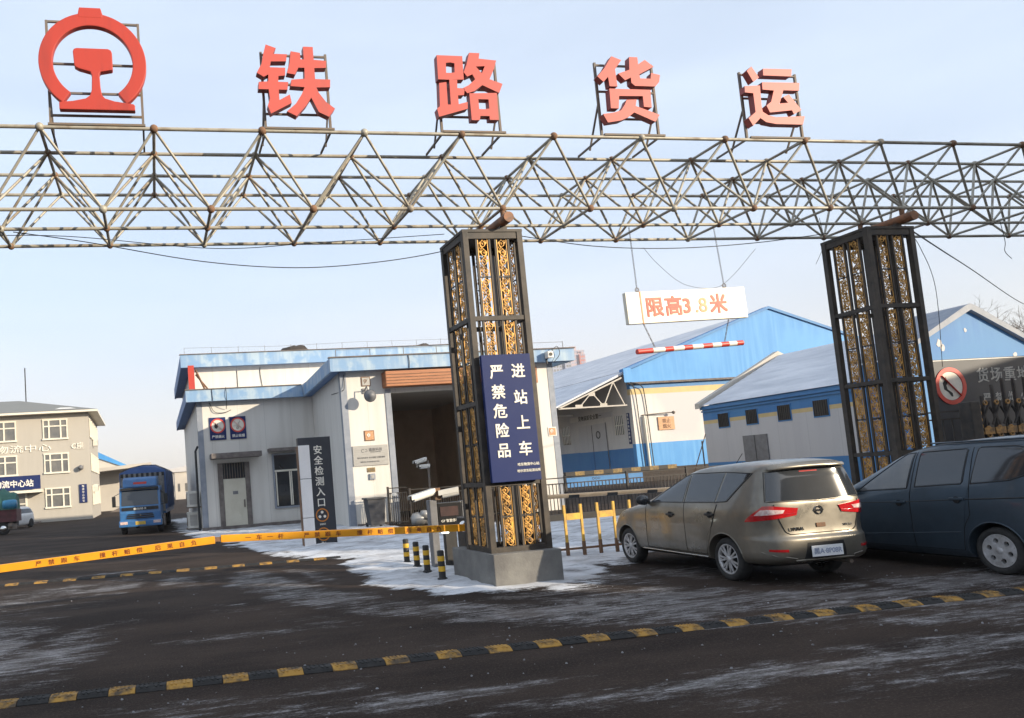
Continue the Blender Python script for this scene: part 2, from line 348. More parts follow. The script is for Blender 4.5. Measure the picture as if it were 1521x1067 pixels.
# ------------------------------------------------------------------ ground
def axis(dense0, dense1, step, far):
    a = [dense0+i*step for i in range(int(round((dense1-dense0)/step))+1)]
    out, d, p = [], step*1.5, a[0]
    while p > -far: p -= d; d *= 1.35; out.append(p)
    res = out[::-1]+a; d, p = step*1.5, a[-1]
    while p < far: p += d; d *= 1.35; res.append(p)
    return res
SNOW_L = ([9, 10.6, 12.8, 15, 17, 18, 20, 23.6, 28.7, 33, 45], [4.6, 4.0, 3.55, 3.7, 3.9, 3.2, 2.7, 2.1, 1.5, .9, .9])
SNOW_B = ([3.5, 4.6, 5.7, 7.0, 8.0, 9.5, 12, 16, 24], [11.2, 10.45, 10.5, 11.3, 12.4, 13.6, 15.5, 17, 18])
def nz(x, y, s, seed=0.): return noise.fractal(Vector((x*s, y*s, seed)), .9, 2.0, 4)
def snow_at(x, y):
    d = min(x-interp(*SNOW_L, y), y-interp(*SNOW_B, x)); d += .55*nz(x, y, .9)
    return max(0, min(1, .5+d*.75))
def ice_at(x, y):
    g = 0
    for cx, cy, sx, sy, a in ((-1.9, 10.2, 1.5, 1.9, 1.0), (-.9, 6.3, 1.8, .6, .75), (.9, 6.7, 1.3, .35, .6), (2.3, 6.2, 1.4, .32, .8), (3.4, 5.4, 2.2, .3, .5), (4.6, 5.6, 1.2, .2, .55), (7.0, 6.1, 2.2, .5, .5), (6.4, 8.7, 2.4, .9, .55), (3.9, 10.0, 2.4, .6, .75),
                                (10, 6.9, 2.2, .8, .6), (11.5, 6.0, 2.6, .45, .8), (6.8, 7.2, 2.6, .22, .75), (4.2, 9.0, 1.8, .22, .75), (9.5, 7.3, 2.4, .25, .8), (.6, 9.6, 1.6, .2, .5), (8.2, 6.6, 2.0, .25, .6), (5.6, 9.2, 1.8, .35, .6), (9.0, 8.3, 2.4, .5, .6), (6.0, 5.0, 2.4, .22, .6), (7.5, 8.0, 3.0, .30, .75), (10.5, 7.6, 2.5, .35, .7), (5.2, 8.4, 2.0, .25, .6), (7.5, 5.6, 3.0, .2, .7), (9.5, 5.2, 2.5, .25, .7), (2.6, 11.6, 1.2, 1.0, .7), (12.5, 8.6, 2, .8, .6), (-3.5, 14.5, 2.2, 2.2, .55), (-.4, 16.2, 2.3, 1.6, .65), (2.2, 14.2, 1.4, 2.2, .8), (-5, 26, 3, 6, .35), (1.2, 34.0, .5, 1.6, .9), (7.2, 11, 2.2, 1.0, .85), (-.5, 18.9, 2.0, .35, .6)):
        g += a*math.exp(-((x-cx)/sx)**2-((y-cy)/sy)**2)
    return min(1, g)
TRACKS = [[(-3.2, 5), (-2.2, 9), (-.6, 14), (.3, 22), (.2, 36)], [(-1.4, 5), (-.6, 9), (.9, 14), (1.8, 22), (1.9, 36)], [(9, 5.4), (5, 7.2), (2.2, 10.5), (.9, 15), (.7, 24)], [(10.5, 6.6), (6, 8.6), (3.6, 11.4), (2.4, 15.5), (2.3, 25)], [(14, 4.6), (9, 5.9), (3, 6.5), (-4, 6.9)], [(15, 6.3), (9.5, 7.6), (7.4, 9.5), (7.5, 13)], [(15, 5.2), (10.4, 6.4), (8.8, 8.6), (8.9, 13)], [(3.1, 13), (3.6, 17), (3.2, 22), (5.5, 27)], [(6.8, 15), (9, 18.5), (14, 20.2), (21, 20.6)], [(6.5, 16.5), (9, 20), (14, 21.6), (21, 22)]]
TSEG = [(a, b) for t in TRACKS for a, b in zip([p for p in catmull([(*q, 0) for q in t], 6)][:-1], [p for p in catmull([(*q, 0) for q in t], 6)][1:])]
def track_at(x, y):
    if not (-9 <= x <= 22 and 4 <= y <= 36): return 0
    best = 9
    for a, b in TSEG:
        if abs(a.x-x) > 3 or abs(a.y-y) > 4: continue
        d = b-a; t = max(0, min(1, ((x-a.x)*d.x+(y-a.y)*d.y)/max(1e-9, d.x*d.x+d.y*d.y))); best = min(best, math.hypot(x-a.x-d.x*t, y-a.y-d.y*t))
    return max(0, min(1, 1.25-best/.22))
def build_ground():
    xs, ys = axis(-9, 22, .2, 780), axis(4, 36, .2, 700)
    vs, sn, ic, tk = [], [], [], []
    for y in ys:
        for x in xs:
            a = snow_at(x, y) if abs(x) < 60 and -5 < y < 49 else (.25 if y > 0 else 0); i = ice_at(x, y)
            if x > 8: a *= max(.12, min(1, (25.5-y)/3)) if y > 22.5 else 1
            z = 0.0
            if -9 <= x <= 22 and 4 <= y <= 36:
                z = max(0, a-.35)*.05*(1+1.3*nz(x, y, 2.1, 3.)) + .006*nz(x, y, .8, 9.)
            vs.append((x, y, z)); sn.append(a); ic.append(i); tk.append(track_at(x, y))
    nx = len(xs)
    fs = [(j*nx+i, j*nx+i+1, (j+1)*nx+i+1, (j+1)*nx+i) for j in range(len(ys)-1) for i in range(nx-1)]
    me = bpy.data.meshes.new('ground'); me.from_pydata(vs, [], fs)
    for nm, d in (('snow', sn), ('ice', ic), ('track', tk)): me.attributes.new(nm, 'FLOAT', 'POINT').data.foreach_set('value', d)
    for p in me.polygons: p.use_smooth = True
    o = bpy.data.objects.new('ground', me); C.objects.link(o)
    m = bpy.data.materials.new('icy asphalt'); m.use_nodes = True; nt = m.node_tree; b = nt.nodes['Principled BSDF']; L = nt.links.new
    def N(t, **k):
        n = nt.nodes.new(t)
        for a, v in k.items(): setattr(n, a, v)
        return n
    tc = N('ShaderNodeTexCoord')
    def nois(scale, stretch=(1, 1, 1), det=8, rg=.62, rot=0):
        mp = N('ShaderNodeMapping'); mp.inputs['Scale'].default_value = stretch; mp.inputs['Rotation'].default_value = (0, 0, rot); L(tc.outputs['Object'], mp.inputs[0])
        n = N('ShaderNodeTexNoise'); n.inputs['Scale'].default_value = scale; n.inputs['Detail'].default_value = det; n.inputs['Roughness'].default_value = rg; L(mp.outputs[0], n.inputs['Vector']); return n.outputs['Fac']
    def ramp(s, a, c, lo=0., hi=1.):
        r = N('ShaderNodeMapRange'); r.interpolation_type = 'SMOOTHSTEP'; r.inputs['From Min'].default_value = a; r.inputs['From Max'].default_value = c; r.inputs['To Min'].default_value = lo; r.inputs['To Max'].default_value = hi; L(s, r.inputs['Value']); return r.outputs[0]
    def mth(op, a, c):
        n = N('ShaderNodeMath', operation=op)
        for i, v in enumerate((a, c)):
            if isinstance(v, (int, float)): n.inputs[i].default_value = v
            else: L(v, n.inputs[i])
        return n.outputs[0]
    def mix(f, a, c):
        n = N('ShaderNodeMix', data_type='RGBA')
        for k, v in (('A', a), ('B', c)):
            if isinstance(v, tuple): n.inputs[k].default_value = (*v, 1)
            else: L(v, n.inputs[k])
        L(f, n.inputs['Factor']); return n.outputs['Result']
    asn = N('ShaderNodeAttribute', attribute_name='snow').outputs['Fac']; aic = N('ShaderNodeAttribute', attribute_name='ice').outputs['Fac']
    asp = mix(ramp(nois(.55, (.6, 1.3, 1)), .36, .64), (.0200, .0135, .0105), (.047, .0325, .0245))
    asp = mix(ramp(nois(42, det=6, rg=.85), .5, .68, 0, .9), asp, (.105, .080, .063))
    asp = mix(ramp(nois(5, (.7, 1.4, 1), det=9, rg=.8), .56, .70, 0, .7), asp, (.011, .008, .0068))
    st = nois(1.25, (.55, 1.35, 1), 12, .70, rad(-6)); fi = nois(6.5, (.36, 1.7, 1), 12, .80, rad(-6)); gr = nois(38, (.8, 1.2, 1), 5, .75)
    atr = N('ShaderNodeAttribute', attribute_name='track').outputs['Fac']
    icem = mth('ADD', mth('MULTIPLY', aic, .23), mth('ADD', mth('MULTIPLY', st, .60), mth('ADD', mth('MULTIPLY', fi, .42), mth('MULTIPLY', gr, .16))))
    icem = mth('SUBTRACT', icem, mth('MULTIPLY', atr, .10))
    icem = ramp(icem, .685, .83)
    grd = mix(mth('MULTIPLY', icem, .9), asp, mix(ramp(mth('ADD', mth('MULTIPLY', fi, .75), mth('MULTIPLY', gr, .25)), .46, .64), (.085, .074, .067), (.40, .385, .385)))
    sm = mth('ADD', mth('MULTIPLY', asn, 1.15), mth('ADD', mth('MULTIPLY', mth('SUBTRACT', st, .5), 1.5), mth('MULTIPLY', mth('SUBTRACT', fi, .5), 1.3)))
    sm = mth('SUBTRACT', mth('ADD', sm, mth('MULTIPLY', mth('SUBTRACT', gr, .5), .35)), mth('MULTIPLY', atr, .28))
    sm = ramp(sm, .50, .70)
    snc = mix(ramp(nois(1.1, (.7, 1.2, 1)), .40, .68), (.66, .67, .69), (.40, .395, .40))
    snc = mix(ramp(nois(3.2, (.5, 1.3, 1), 11, .78), .50, .66, 0, .85), snc, (.17, .16, .155))
    L(mix(sm, grd, snc), b.inputs['Base Color'])
    L(ramp(icem, 0, 1, .92, .5), b.inputs['Roughness']); b.inputs['Specular IOR Level'].default_value = .14
    bp = N('ShaderNodeBump'); bp.inputs['Strength'].default_value = .7; bp.inputs['Distance'].default_value = .025
    L(mth('ADD', mth('MULTIPLY', nois(26, det=6), .5), mth('ADD', mth('MULTIPLY', fi, .8), mth('MULTIPLY', sm, .5))), bp.inputs['Height']); L(bp.outputs[0], b.inputs['Normal'])
    me.materials.append(m)
    return struct(o)
build_ground()

# loose chips of ice and grit on the forecourt
def ice_chips():
    rnd = random.Random(11); mb = MB()
    for _ in range(520):
        x, y = rnd.uniform(-4, 13), 5.2+abs(rnd.gauss(0, 4.2)); r = rnd.choice((.004, .005, .006, .008, .013))
        if y > 20: continue
        p = [Vector((math.cos(a)*r*rnd.uniform(.6, 1.4), math.sin(a)*r*rnd.uniform(.6, 1.4), 0)) for a in [k*1.256 for k in range(5)]]; t = [q*.6+Vector((0, 0, r*rnd.uniform(.5, 1.1))) for q in p]; c = Vector((x, y, .006*nz(x, y, .8, 9.)+.001))
        mb.add([c+q for q in p]+[c+q for q in t], [(0, 1, 2, 3, 4), (5, 6, 7, 8, 9)]+[(i, (i+1) % 5, 5+(i+1) % 5, 5+i) for i in range(5)])
    o = obj('ice_chips', mb, pmat('ice and grit chips', (.30, .30, .31), (.08, .07, .065), rough=.6, scale=3)); o['kind'] = 'stuff'; o['label'] = 'loose chips of ice and grit scattered on the dark asphalt'; o['category'] = 'ice chips'
ice_chips()

# raised loading platform in front of and under the blue warehouse
pb2 = MB().box(27.62, 33.6, 49.17, 49.199, .02, .80); pl = MB(); pl.box(27.6, 75, 49.2, 130, 0, .92); struct(obj('loading_platform', pl, 'brick_dark')); obj('painted_face', pb2, 'ware_blue_deep', bpy.data.objects['loading_platform'])

# ------------------------------------------------------------------ space frame truss over the gate
S_, TX, TY, TZ, TD, TH = 1.56, -1.3153, 10.8398, 6.975, .8445, 1.0274
def tn(i, k): return (TX+i*S_, TY+k*TD, TZ)
def bn(i, k): return (TX+(i+.5)*S_, TY+(k+.5)*TD, TZ-TH)
truss = thing('space_frame_truss', 'long tubular steel space frame spanning the gate above both lattice columns', 'truss', (TX, TY, 0))
I0, I1 = -4, 17
for k in range(4): obj('top_chord', MB().tube([tn(i, k) for i in range(I0, I1+1)], .029, 8), 'steel_pipe', truss)
for k in range(3): obj('bottom_chord', MB().tube([bn(i, k) for i in range(I0, I1)], .029, 8), 'steel_pipe', truss)
rest = MB()
for i in range(I0, I1+1):
    for a, kk in ((tn, 3), (bn, 2)):
        if a is bn and i == I1: continue
        mb = MB().tube([a(i, 0), a(i, kk)], .025, 8)
        if -1 <= i <= 13: obj('cross_tube', mb, 'steel_pipe', truss)
        else: rest.tube([a(i, 0), a(i, kk)], .025, 8)
web_rest, nweb = MB(), 0
for k in range(3):
    for i in range(I0, I1):
        for di in (0, 1):
            for dk in (0, 1):
                p, q = bn(i, k), tn(i+di, k+dk)
                if nweb < 98 and -1 <= i <= 11 and (k < 2 or i in (2, 3, 4)):
                    obj('web_member', MB().tube([p, q], .0215, 7), 'steel_pipe', truss); nweb += 1
                else: web_rest.tube([p, q], .0215, 7)
o = obj('web_member', web_rest, 'steel_pipe', truss); o['kind'] = 'stuff'
o = obj('cross_tube', rest, 'steel_pipe', truss)
node_rest, nn = MB(), 0
for a, ks in ((tn, 4), (bn, 3)):
    for k in range(ks):
        for i in range(I0, I1+(a is tn)):
            r = .062 if k == 0 else .055
            if nn < 98 and -1 <= i <= 12: obj('node_ball', MB().ball(a(i, k), r, 12, 8), 'rust' if (i+k) % 3 else 'steel_pipe', truss); nn += 1
            else: node_rest.ball(a(i, k), r, 10, 6)
o = obj('node_ball', node_rest, 'rust', truss); o['kind'] = 'stuff'
for x in (5.68, 13.46):
    sup = obj('support_beam', MB().tube([(x, 11.02, 5.73), (x, 12.35, 5.73)], .085, 14), 'orange_paint', truss)
    st = MB()
    for k in range(2): st.tube([(x+.02, TY+(k+.5)*TD, 5.78), (x+.02, TY+(k+.5)*TD, TZ-TH-.03)], .04, 8)
    obj('support_stub', st, 'rust', sup)

# ------------------------------------------------------------------ emblem and four characters on the truss
def sign_frame(parent, x0, x1, z0, z1, yf, levels):
    f = MB(); w = .035
    for x in (x0, x1):
        f.bar((x, yf, TZ+.03), (x, yf, z1), w); f.bar((x, yf+.02, TZ+.05), (x, TY+TD-.03, TZ+.03), w*.8)
        f.bar((x, yf+.02, z0+.35*(z1-z0)), (x, TY+.55*TD, TZ-.02), w*.7)
    for z in levels: f.bar((x0, yf, z), (x1, yf, z), w*.8)
    f.bar((x0-.03, TY-.02, TZ+.035), (x1+.03, TY-.02, TZ+.035), .04, .03)
    return obj('support_frame', f, 'frame_iron', parent)
em = thing('railway_emblem', 'red railway emblem of an open ring around a rail section above the truss', 'emblem', (-.53, TY, TZ))
ex, ez = -.548, 7.88
r1 = MB(); r1.ring((ex, ez), .545, .735, TY-.11, TY-.01, 72, 'xz', -90+36, 270-36)
tab = [(ex-.175, ez+.715), (ex-.155, ez+.81), (ex+.14, ez+.81), (ex+.165, ez+.715), (ex+.16, ez+.66), (ex-.17, ez+.66)]
obj('ring', r1, 'sign_red', em, bevel=.012)
obj('top_tab', MB().prism(tab, TY-.113, TY-.012), 'sign_red', em, bevel=.012)
K = .00330
def zc(px, py): return (ex+(px-389)*K, ez+(262-py)*K)
half = [(309, 215), (312, 206), (322, 200), (389, 199)]
rail = [zc(*p) for p in [(308, 214), (313, 203), (324, 199), (454, 199), (466, 205), (470, 216), (470, 288), (466, 293), (418, 303), (413, 312), (415, 370), (420, 405), (432, 420), (470, 432), (550, 443), (555, 450), (555, 472), (243, 472), (243, 440), (300, 434), (352, 422), (370, 408), (378, 385), (382, 320), (377, 303), (330, 290), (312, 280)]]
obj('rail_section', MB().prism(rail, TY-.11, TY-.01), 'sign_red', em, bevel=.012)
sign_frame(em, -1.17, .10, 7.1, 8.57, TY+.05, (7.17, 7.50, 7.93, 8.555))
CH = [('tie', '铁', 1.72, 3.01, 7.13, 8.36, 'red three-dimensional character of the metal radical, first of the four letters on the truss', 'sign_pink'),
      ('lu', '路', 4.49, 5.77, 7.15, 8.36, 'red three-dimensional road character on the truss directly above the first column', 'sign_pink'),
      ('huo', '货', 7.24, 8.58, 7.18, 8.40, 'red three-dimensional goods character on the truss between the road character and the last one', 'sign_pink'),
      ('yun', '运', 9.96, 11.37, 7.17, 8.33, 'red three-dimensional character with a walking radical, last of the four letters on the truss', 'sign_pink')]
STROKES = {
    '铁': [[(1.93, 8.25), (2.08, 8.20), (2.03, 8.11), (2.24, 8.11), (2.22, 8.00), (1.99, 7.99), (1.97, 7.90), (2.20, 7.90), (2.19, 7.78), (2.09, 7.77), (2.08, 7.68), (2.23, 7.68), (2.21, 7.56), (2.08, 7.56), (2.08, 7.40), (2.24, 7.49), (2.26, 7.36), (1.94, 7.19), (1.90, 7.31), (1.94, 7.42), (1.93, 7.56), (1.78, 7.56), (1.79, 7.67), (1.93, 7.68), (1.94, 7.79), (1.87, 7.75), (1.77, 7.81), (1.85, 7.95), (1.89, 8.12)],
           [(2.30, 8.16), (2.44, 8.14), (2.44, 8.04), (2.49, 8.04), (2.49, 8.24), (2.64, 8.24), (2.64, 8.04), (2.83, 8.03), (2.82, 7.92), (2.64, 7.91), (2.64, 7.74), (2.87, 7.74), (2.86, 7.62), (2.65, 7.61), (2.68, 7.53), (2.78, 7.39), (2.91, 7.29), (2.81, 7.16), (2.66, 7.23), (2.56, 7.45), (2.48, 7.33), (2.32, 7.16), (2.18, 7.23), (2.32, 7.35), (2.42, 7.50), (2.47, 7.61), (2.26, 7.62), (2.28, 7.72), (2.48, 7.74), (2.49, 7.91), (2.40, 7.91), (2.34, 7.80), (2.22, 7.82), (2.27, 7.98)]],
    '路': [[(4.59, 8.19), (4.81, 8.19), (4.80, 8.08), (4.73, 8.07), (4.72, 7.91), (4.80, 7.91), (4.79, 7.80), (4.58, 7.80)],
           [(4.81, 8.19), (5.01, 8.19), (5.00, 7.81), (4.79, 7.80), (4.80, 7.91), (4.86, 7.92), (4.87, 8.07), (4.80, 8.08)],
           [(4.59, 7.74), (4.71, 7.76), (4.70, 7.40), (4.75, 7.40), (4.76, 7.80), (4.89, 7.80), (4.88, 7.67), (5.00, 7.66), (4.98, 7.56), (4.88, 7.55), (4.88, 7.41), (5.03, 7.45), (5.02, 7.34), (4.54, 7.20), (4.52, 7.33), (4.57, 7.37)],
           [(5.07, 8.06), (5.13, 8.25), (5.30, 8.25), (5.28, 8.16), (5.57, 8.14), (5.52, 8.00), (5.43, 7.83), (5.64, 7.76), (5.57, 7.61), (5.50, 7.64), (5.30, 7.73), (5.31, 7.92), (5.37, 8.04), (5.22, 8.03)],
           [(5.07, 8.06), (5.22, 8.03), (5.31, 7.92), (5.30, 7.73), (5.16, 7.63), (5.04, 7.59), (4.97, 7.67), (5.07, 7.72), (5.19, 7.82), (5.15, 7.90), (5.06, 7.86), (5.01, 7.93)],
           [(5.07, 7.59), (5.30, 7.60), (5.29, 7.50), (5.21, 7.50), (5.21, 7.34), (5.29, 7.34), (5.29, 7.23), (5.22, 7.23), (5.20, 7.16), (5.07, 7.16)],
           [(5.30, 7.60), (5.53, 7.61), (5.52, 7.17), (5.37, 7.17), (5.37, 7.23), (5.29, 7.23), (5.29, 7.34), (5.38, 7.35), (5.38, 7.50), (5.29, 7.50)]],
    '货': [[(7.59, 8.29), (7.76, 8.23), (7.63, 8.07), (7.64, 7.78), (7.50, 7.78), (7.49, 7.94), (7.40, 7.85), (7.30, 7.94), (7.44, 8.08)],
           [(7.91, 8.29), (8.06, 8.29), (8.06, 8.17), (8.19, 8.25), (8.34, 8.14), (8.06, 8.00), (8.07, 7.93), (8.26, 7.93), (8.28, 8.03), (8.44, 8.00), (8.41, 7.88), (8.33, 7.80), (7.96, 7.80), (7.90, 7.85), (7.90, 7.94), (7.79, 7.89), (7.68, 8.00), (7.89, 8.07)],
           [(7.49, 7.74), (8.23, 7.74), (8.22, 7.44), (8.08, 7.45), (8.08, 7.63), (7.65, 7.62), (7.62, 7.41), (7.48, 7.41)],
           [(7.78, 7.56), (7.96, 7.57), (7.93, 7.46), (8.35, 7.32), (8.26, 7.20), (7.89, 7.35), (7.78, 7.27), (7.64, 7.21), (7.40, 7.17), (7.33, 7.31), (7.53, 7.34), (7.66, 7.38), (7.74, 7.48)]],
    '运': [[(10.10, 8.13), (10.20, 8.21), (10.32, 8.02), (10.20, 7.94)],
           [(10.42, 8.18), (10.99, 8.19), (10.96, 8.06), (10.41, 8.06)],
           [(10.37, 7.94), (11.11, 7.95), (11.08, 7.81), (10.77, 7.81), (10.67, 7.59), (10.65, 7.57), (10.83, 7.59), (10.75, 7.69), (10.87, 7.74), (11.08, 7.47), (10.92, 7.39), (10.89, 7.46), (10.45, 7.41), (10.40, 7.53), (10.50, 7.60), (10.58, 7.80), (10.36, 7.81)],
           [(10.02, 7.86), (10.32, 7.88), (10.30, 7.53), (10.31, 7.42), (10.41, 7.36), (10.55, 7.33), (11.13, 7.36), (11.07, 7.21), (10.54, 7.21), (10.35, 7.24), (10.25, 7.31), (10.09, 7.17), (10.02, 7.30), (10.17, 7.41), (10.17, 7.74), (10.01, 7.75)]],
}
for _, ch, x0, x1, z0, z1, lab, mt in CH:
    t = thing('channel_letter', lab, 'letter sign', ((x0+x1)/2, TY, TZ), group='red characters standing on the truss')
    mb = MB()
    for k, poly in enumerate(STROKES[ch]):
        o0 = len(mb.f); mb.prism(poly, TY-.11, TY+.01)
        for i in range(o0+2, len(mb.f)): mb.mi[i] = 1
    obj('letter_face', mb, [mt, 'sign_side'], t)
    sign_frame(t, x0+.16, x1-.14, z0, z1-.12, TY+.09, (z0+.15, (z0+z1)/2, z1-.16))

# ------------------------------------------------------------------ lattice columns
def scroll_mesh(h, w):
    mb = MB(); ph = 0
    def sp(cx, cz, r, a0, turns, dirn):
        return [(cx+r*(1-.72*t)*math.cos(a0+dirn*t*turns*2*math.pi), 0, cz+r*(1-.72*t)*math.sin(a0+dirn*t*turns*2*math.pi)) for t in [i/13 for i in range(14)]]
    n = 4; s = h/n
    stem = [(math.sin(math.pi*(i/6))*w*.30, 0, -h/2+i*h/(6*n)) for i in range(6*n+1)]
    mb.tube(stem, .0085, 5)
    for k in range(n):
        d = 1 if k % 2 == 0 else -1; cz = -h/2+(k+.5)*s
        mb.tube(sp(d*w*.06, cz, w*.36, rad(90), 1.15, d), .0080, 5)
        mb.tube(sp(-d*w*.22, cz+.24*s, w*.22, rad(-60 if d > 0 else 240), 1.0, -d), .0072, 5)
        mb.tube(sp(d*w*.27, cz-.36*s, w*.19, rad(60), .9, d), .0072, 5)
        mb.ball((d*w*.06, 0, cz), .017, 6, 4)
        for q in (-1, 1): mb.prism([(q*w*.42, cz+.1*s), (q*w*.22, cz+.32*s), (q*w*.30, cz+.05*s)], -.004, .004)
    for x in (-w/2, w/2): mb.bar((x, 0, -h/2), (x, 0, h/2), .010)
    return mb
RINGS = (.53, 1.55, 2.83, 4.16, 5.50)
scroll_cache = {}
def lattice_column(x0, label, base):
    W, D, Y0 = .93, .88, 11.28
    t = thing('lattice_column', label, 'column', (x0+W/2, Y0+D/2, 0), group='lattice columns carrying the truss')
    if base: obj('base_block', MB().box(x0-.09, x0+1.035, 11.08, 12.75, -.05, .50), 'concrete', t, bevel=.015)
    else: obj('base_block', MB().box(x0-.09, x0+1.035, 11.08, 12.75, -.05, .50), 'concrete', t, bevel=.015)
    pw = .095
    for x in (x0, x0+W):
        for y in (Y0, Y0+D): obj('post', MB().box(x-pw/2, x+pw/2, y-pw/2, y+pw/2, .495, 5.56), 'col_black', t, bevel=.006)
    for z in RINGS:
        mb = MB(); h = .07 if z not in (RINGS[0], RINGS[-1]) else .10
        for y in (Y0, Y0+D): mb.box(x0+pw/2, x0+W-pw/2, y-.035, y+.035, z-h/2, z+h/2)
        for x in (x0, x0+W): mb.box(x-.035, x+.035, Y0+pw/2, Y0+D-pw/2, z-h/2, z+h/2)
        obj('ring_beam', mb, 'col_black', t)
    obj('cap_plate', MB().box(x0-.05, x0+W+.05, Y0-.05, Y0+D+.05, 5.555, 5.60).bar((x0+W*.72, Y0-.04, 5.62), (x0+W*.72, Y0+D+.04, 5.62), .12, .06), 'col_black', t)
    uprights, ties = MB(), MB()
    sw = .165
    for side in range(4):
        L = W if side in (0, 2) else D
        for c in (.325, .675):
            for e in (-sw/2-.03, sw/2+.03):
                q = L*c+e
                p = {0: (x0+q, Y0), 2: (x0+q, Y0+D), 1: (x0, Y0+q), 3: (x0+W, Y0+q)}[side]
                uprights.box(p[0]-.016, p[0]+.016, p[1]-.016, p[1]+.016, RINGS[0], RINGS[-1])
            for bay in range(4):
                za, zb = RINGS[bay]+.05, RINGS[bay+1]-.05; zm = (za+zb)/2
                p = {0: (x0+L*c, Y0), 2: (x0+L*c, Y0+D), 1: (x0, Y0+L*c), 3: (x0+W, Y0+L*c)}[side]
                dx, dy = ((sw/2+.02, .008) if side in (0, 2) else (.008, sw/2+.02))
                ties.box(p[0]-dx, p[0]+dx, p[1]-dy, p[1]+dy, zm-.010, zm+.010)
                for z_a, z_b in ((za, zm-.012), (zm+.012, zb)):
                    hh = round(z_b-z_a-.02, 3)
                    if hh not in scroll_cache:
                        so = obj('scroll_panel', scroll_mesh(hh, sw), 'gold'); scroll_cache[hh] = so.data; bpy.data.objects.remove(so)
                    s = bpy.data.objects.new('scroll_panel', scroll_cache[hh]); C.objects.link(s); s.parent = t
                    s.location = (p[0]-t.location.x, p[1]-t.location.y, (z_a+z_b)/2)
                    if side in (1, 3): s.rotation_euler = (0, 0, math.pi/2)
    obj('upright_bar', uprights, 'col_black', t); obj('tie_bar', ties, 'col_black', t)
    return t
lattice_column(5.01, 'black and gold lattice column carrying the navy sign, standing on the exposed concrete block', True)
lattice_column(12.68, 'black lattice column rising behind the parked blue van without any sign on it', False)

# navy board hung on the first column
nb = thing('navy_sign', 'navy vertical sign with white characters hung on the front of the lattice column', 'sign', (5.44, 11.16, 1.58))
bx0, bx1, bz0, bz1 = 5.04, 5.86, 1.575, 3.555; bw, bh = bx1-bx0, bz1-bz0
obj('board', MB().box(bx0, bx1, 11.13, 11.20, bz0, bz1), 'navy', nb, bevel=.006)
tx = MB()
for ch, f in zip('严禁危险品', (.135, .295, .447, .60, .755)): tx.text(ch, (bx0+.285*bw, 11.130, bz1-f*bh), .235, .006, .018)
for ch, f in zip('进站上车', (.135, .345, .545, .75)): tx.text(ch, (bx0+.725*bw, 11.130, bz1-f*bh), .235, .006, .018)
tx.text('哈东物流中心站', (bx0+.755*bw, 11.130, bz1-.872*bh), .052, .005, .014)
tx.text('哈尔滨东站派出所', (bx0+.755*bw, 11.130, bz1-.922*bh), .049, .005, .014)
obj('lettering', tx, 'letter_white', nb)

# ------------------------------------------------------------------ height limit sign and bar hanging from the truss
ls = thing('height_limit_sign', 'white box sign with faded red height limit characters, hanging below the truss', 'sign', (9.5, 12.1, 4.45))
tilt = Vector((1, 0, .022)).normalized(); lup = Vector((-.022, 0, 1))
mb = MB(); c = Vector((9.50, 12.1, 4.45))
def lp(a, b, y): return c+tilt*a+lup*b+Vector((0, y, 0))
vs = [lp(a, b, y) for y in (-.045, .045) for a, b in ((-1.215, -.285), (1.215, -.285), (1.215, .285), (-1.215, .285))]
mb.add(vs, [(0, 1, 2, 3), (7, 6, 5, 4), (0, 4, 5, 1), (1, 5, 6, 2), (2, 6, 7, 3), (3, 7, 4, 0)])
obj('sign_box', mb, 'limit_white', ls, bevel=.008)
mb = MB(); mb.bar(lp(-.925, -.29, -.049), lp(-.925, .29, -.049), .025, .006); obj('shadow_band', mb, 'letter_faint', ls)  # yellowish shadow band on the sign box, put in as colour
for ch, a, mt in (('限', -.67, 'letter_red'), ('高', -.285, 'letter_red'), ('3', -.02, 'letter_red'), ('.8', .27, 'letter_faint'), ('米', .63, 'letter_red')):
    obj('lettering', MB().text(ch, lp(a, 0, -.0455), .37, .004, .026 if mt == 'letter_red' else .012, x=tilt, up=lup, sx=1.0), mt, ls)
for a in (-.94, .84):
    p = lp(a, .285, 0); top = (p.x-.05*(a > 0)-.02, 12.1066, TZ-TH-.02)
    ch = MB(); n = 30
    for i in range(n):
        q = p.lerp(Vector(top), (i+.5)/n); l = (Vector(top)-p).length/n
        e = Vector((.010, 0, 0)) if i % 2 else Vector((0, .010, 0))
        ch.tube([q+e-Vector((0, 0, l*.55)), q+e+Vector((0, 0, l*.55)), q-e+Vector((0, 0, l*.55)), q-e-Vector((0, 0, l*.55))], .0042, 4, closed=True)
    ch.ring((p.x, p.z+.045), .03, .042, 12.095, 12.105, 16)
    obj('chain', ch, 'frame_iron', ls)
hb = thing('height_limit_bar', 'red and white striped tube hanging on two chains under the height limit sign', 'barrier bar', (9.5, 12.1, 3.7))
p, q = Vector((8.42, 12.1, 3.65)), Vector((10.57, 12.1, 3.735))
cut = [0, .14, .25, .33, .43, .51, .61, .70, .785, .86, .935, 1]
for i in range(len(cut)-1):
    mb = MB().tube([p.lerp(q, cut[i]), p.lerp(q, cut[i+1])], .047, 16)
    obj('red_segment' if i % 2 == 0 else 'white_segment', mb, 'forbid_red' if i % 2 == 0 else 'white_paint', hb)
for a, f in ((-.90, .17), (.84, .83)):
    s = lp(a, -.285, 0); e = p.lerp(q, f)+Vector((0, 0, .045)); ch = MB()
    for i in range(10):
        m0 = s.lerp(e, (i+.5)/10); d = (e-s)/10; k = Vector((.010, 0, 0)) if i % 2 else Vector((0, .010, 0))
        ch.tube([m0+k-d*.55, m0+k+d*.55, m0-k+d*.55, m0-k-d*.55], .0045, 4, closed=True)
    obj('chain', ch, 'frame_iron', hb)

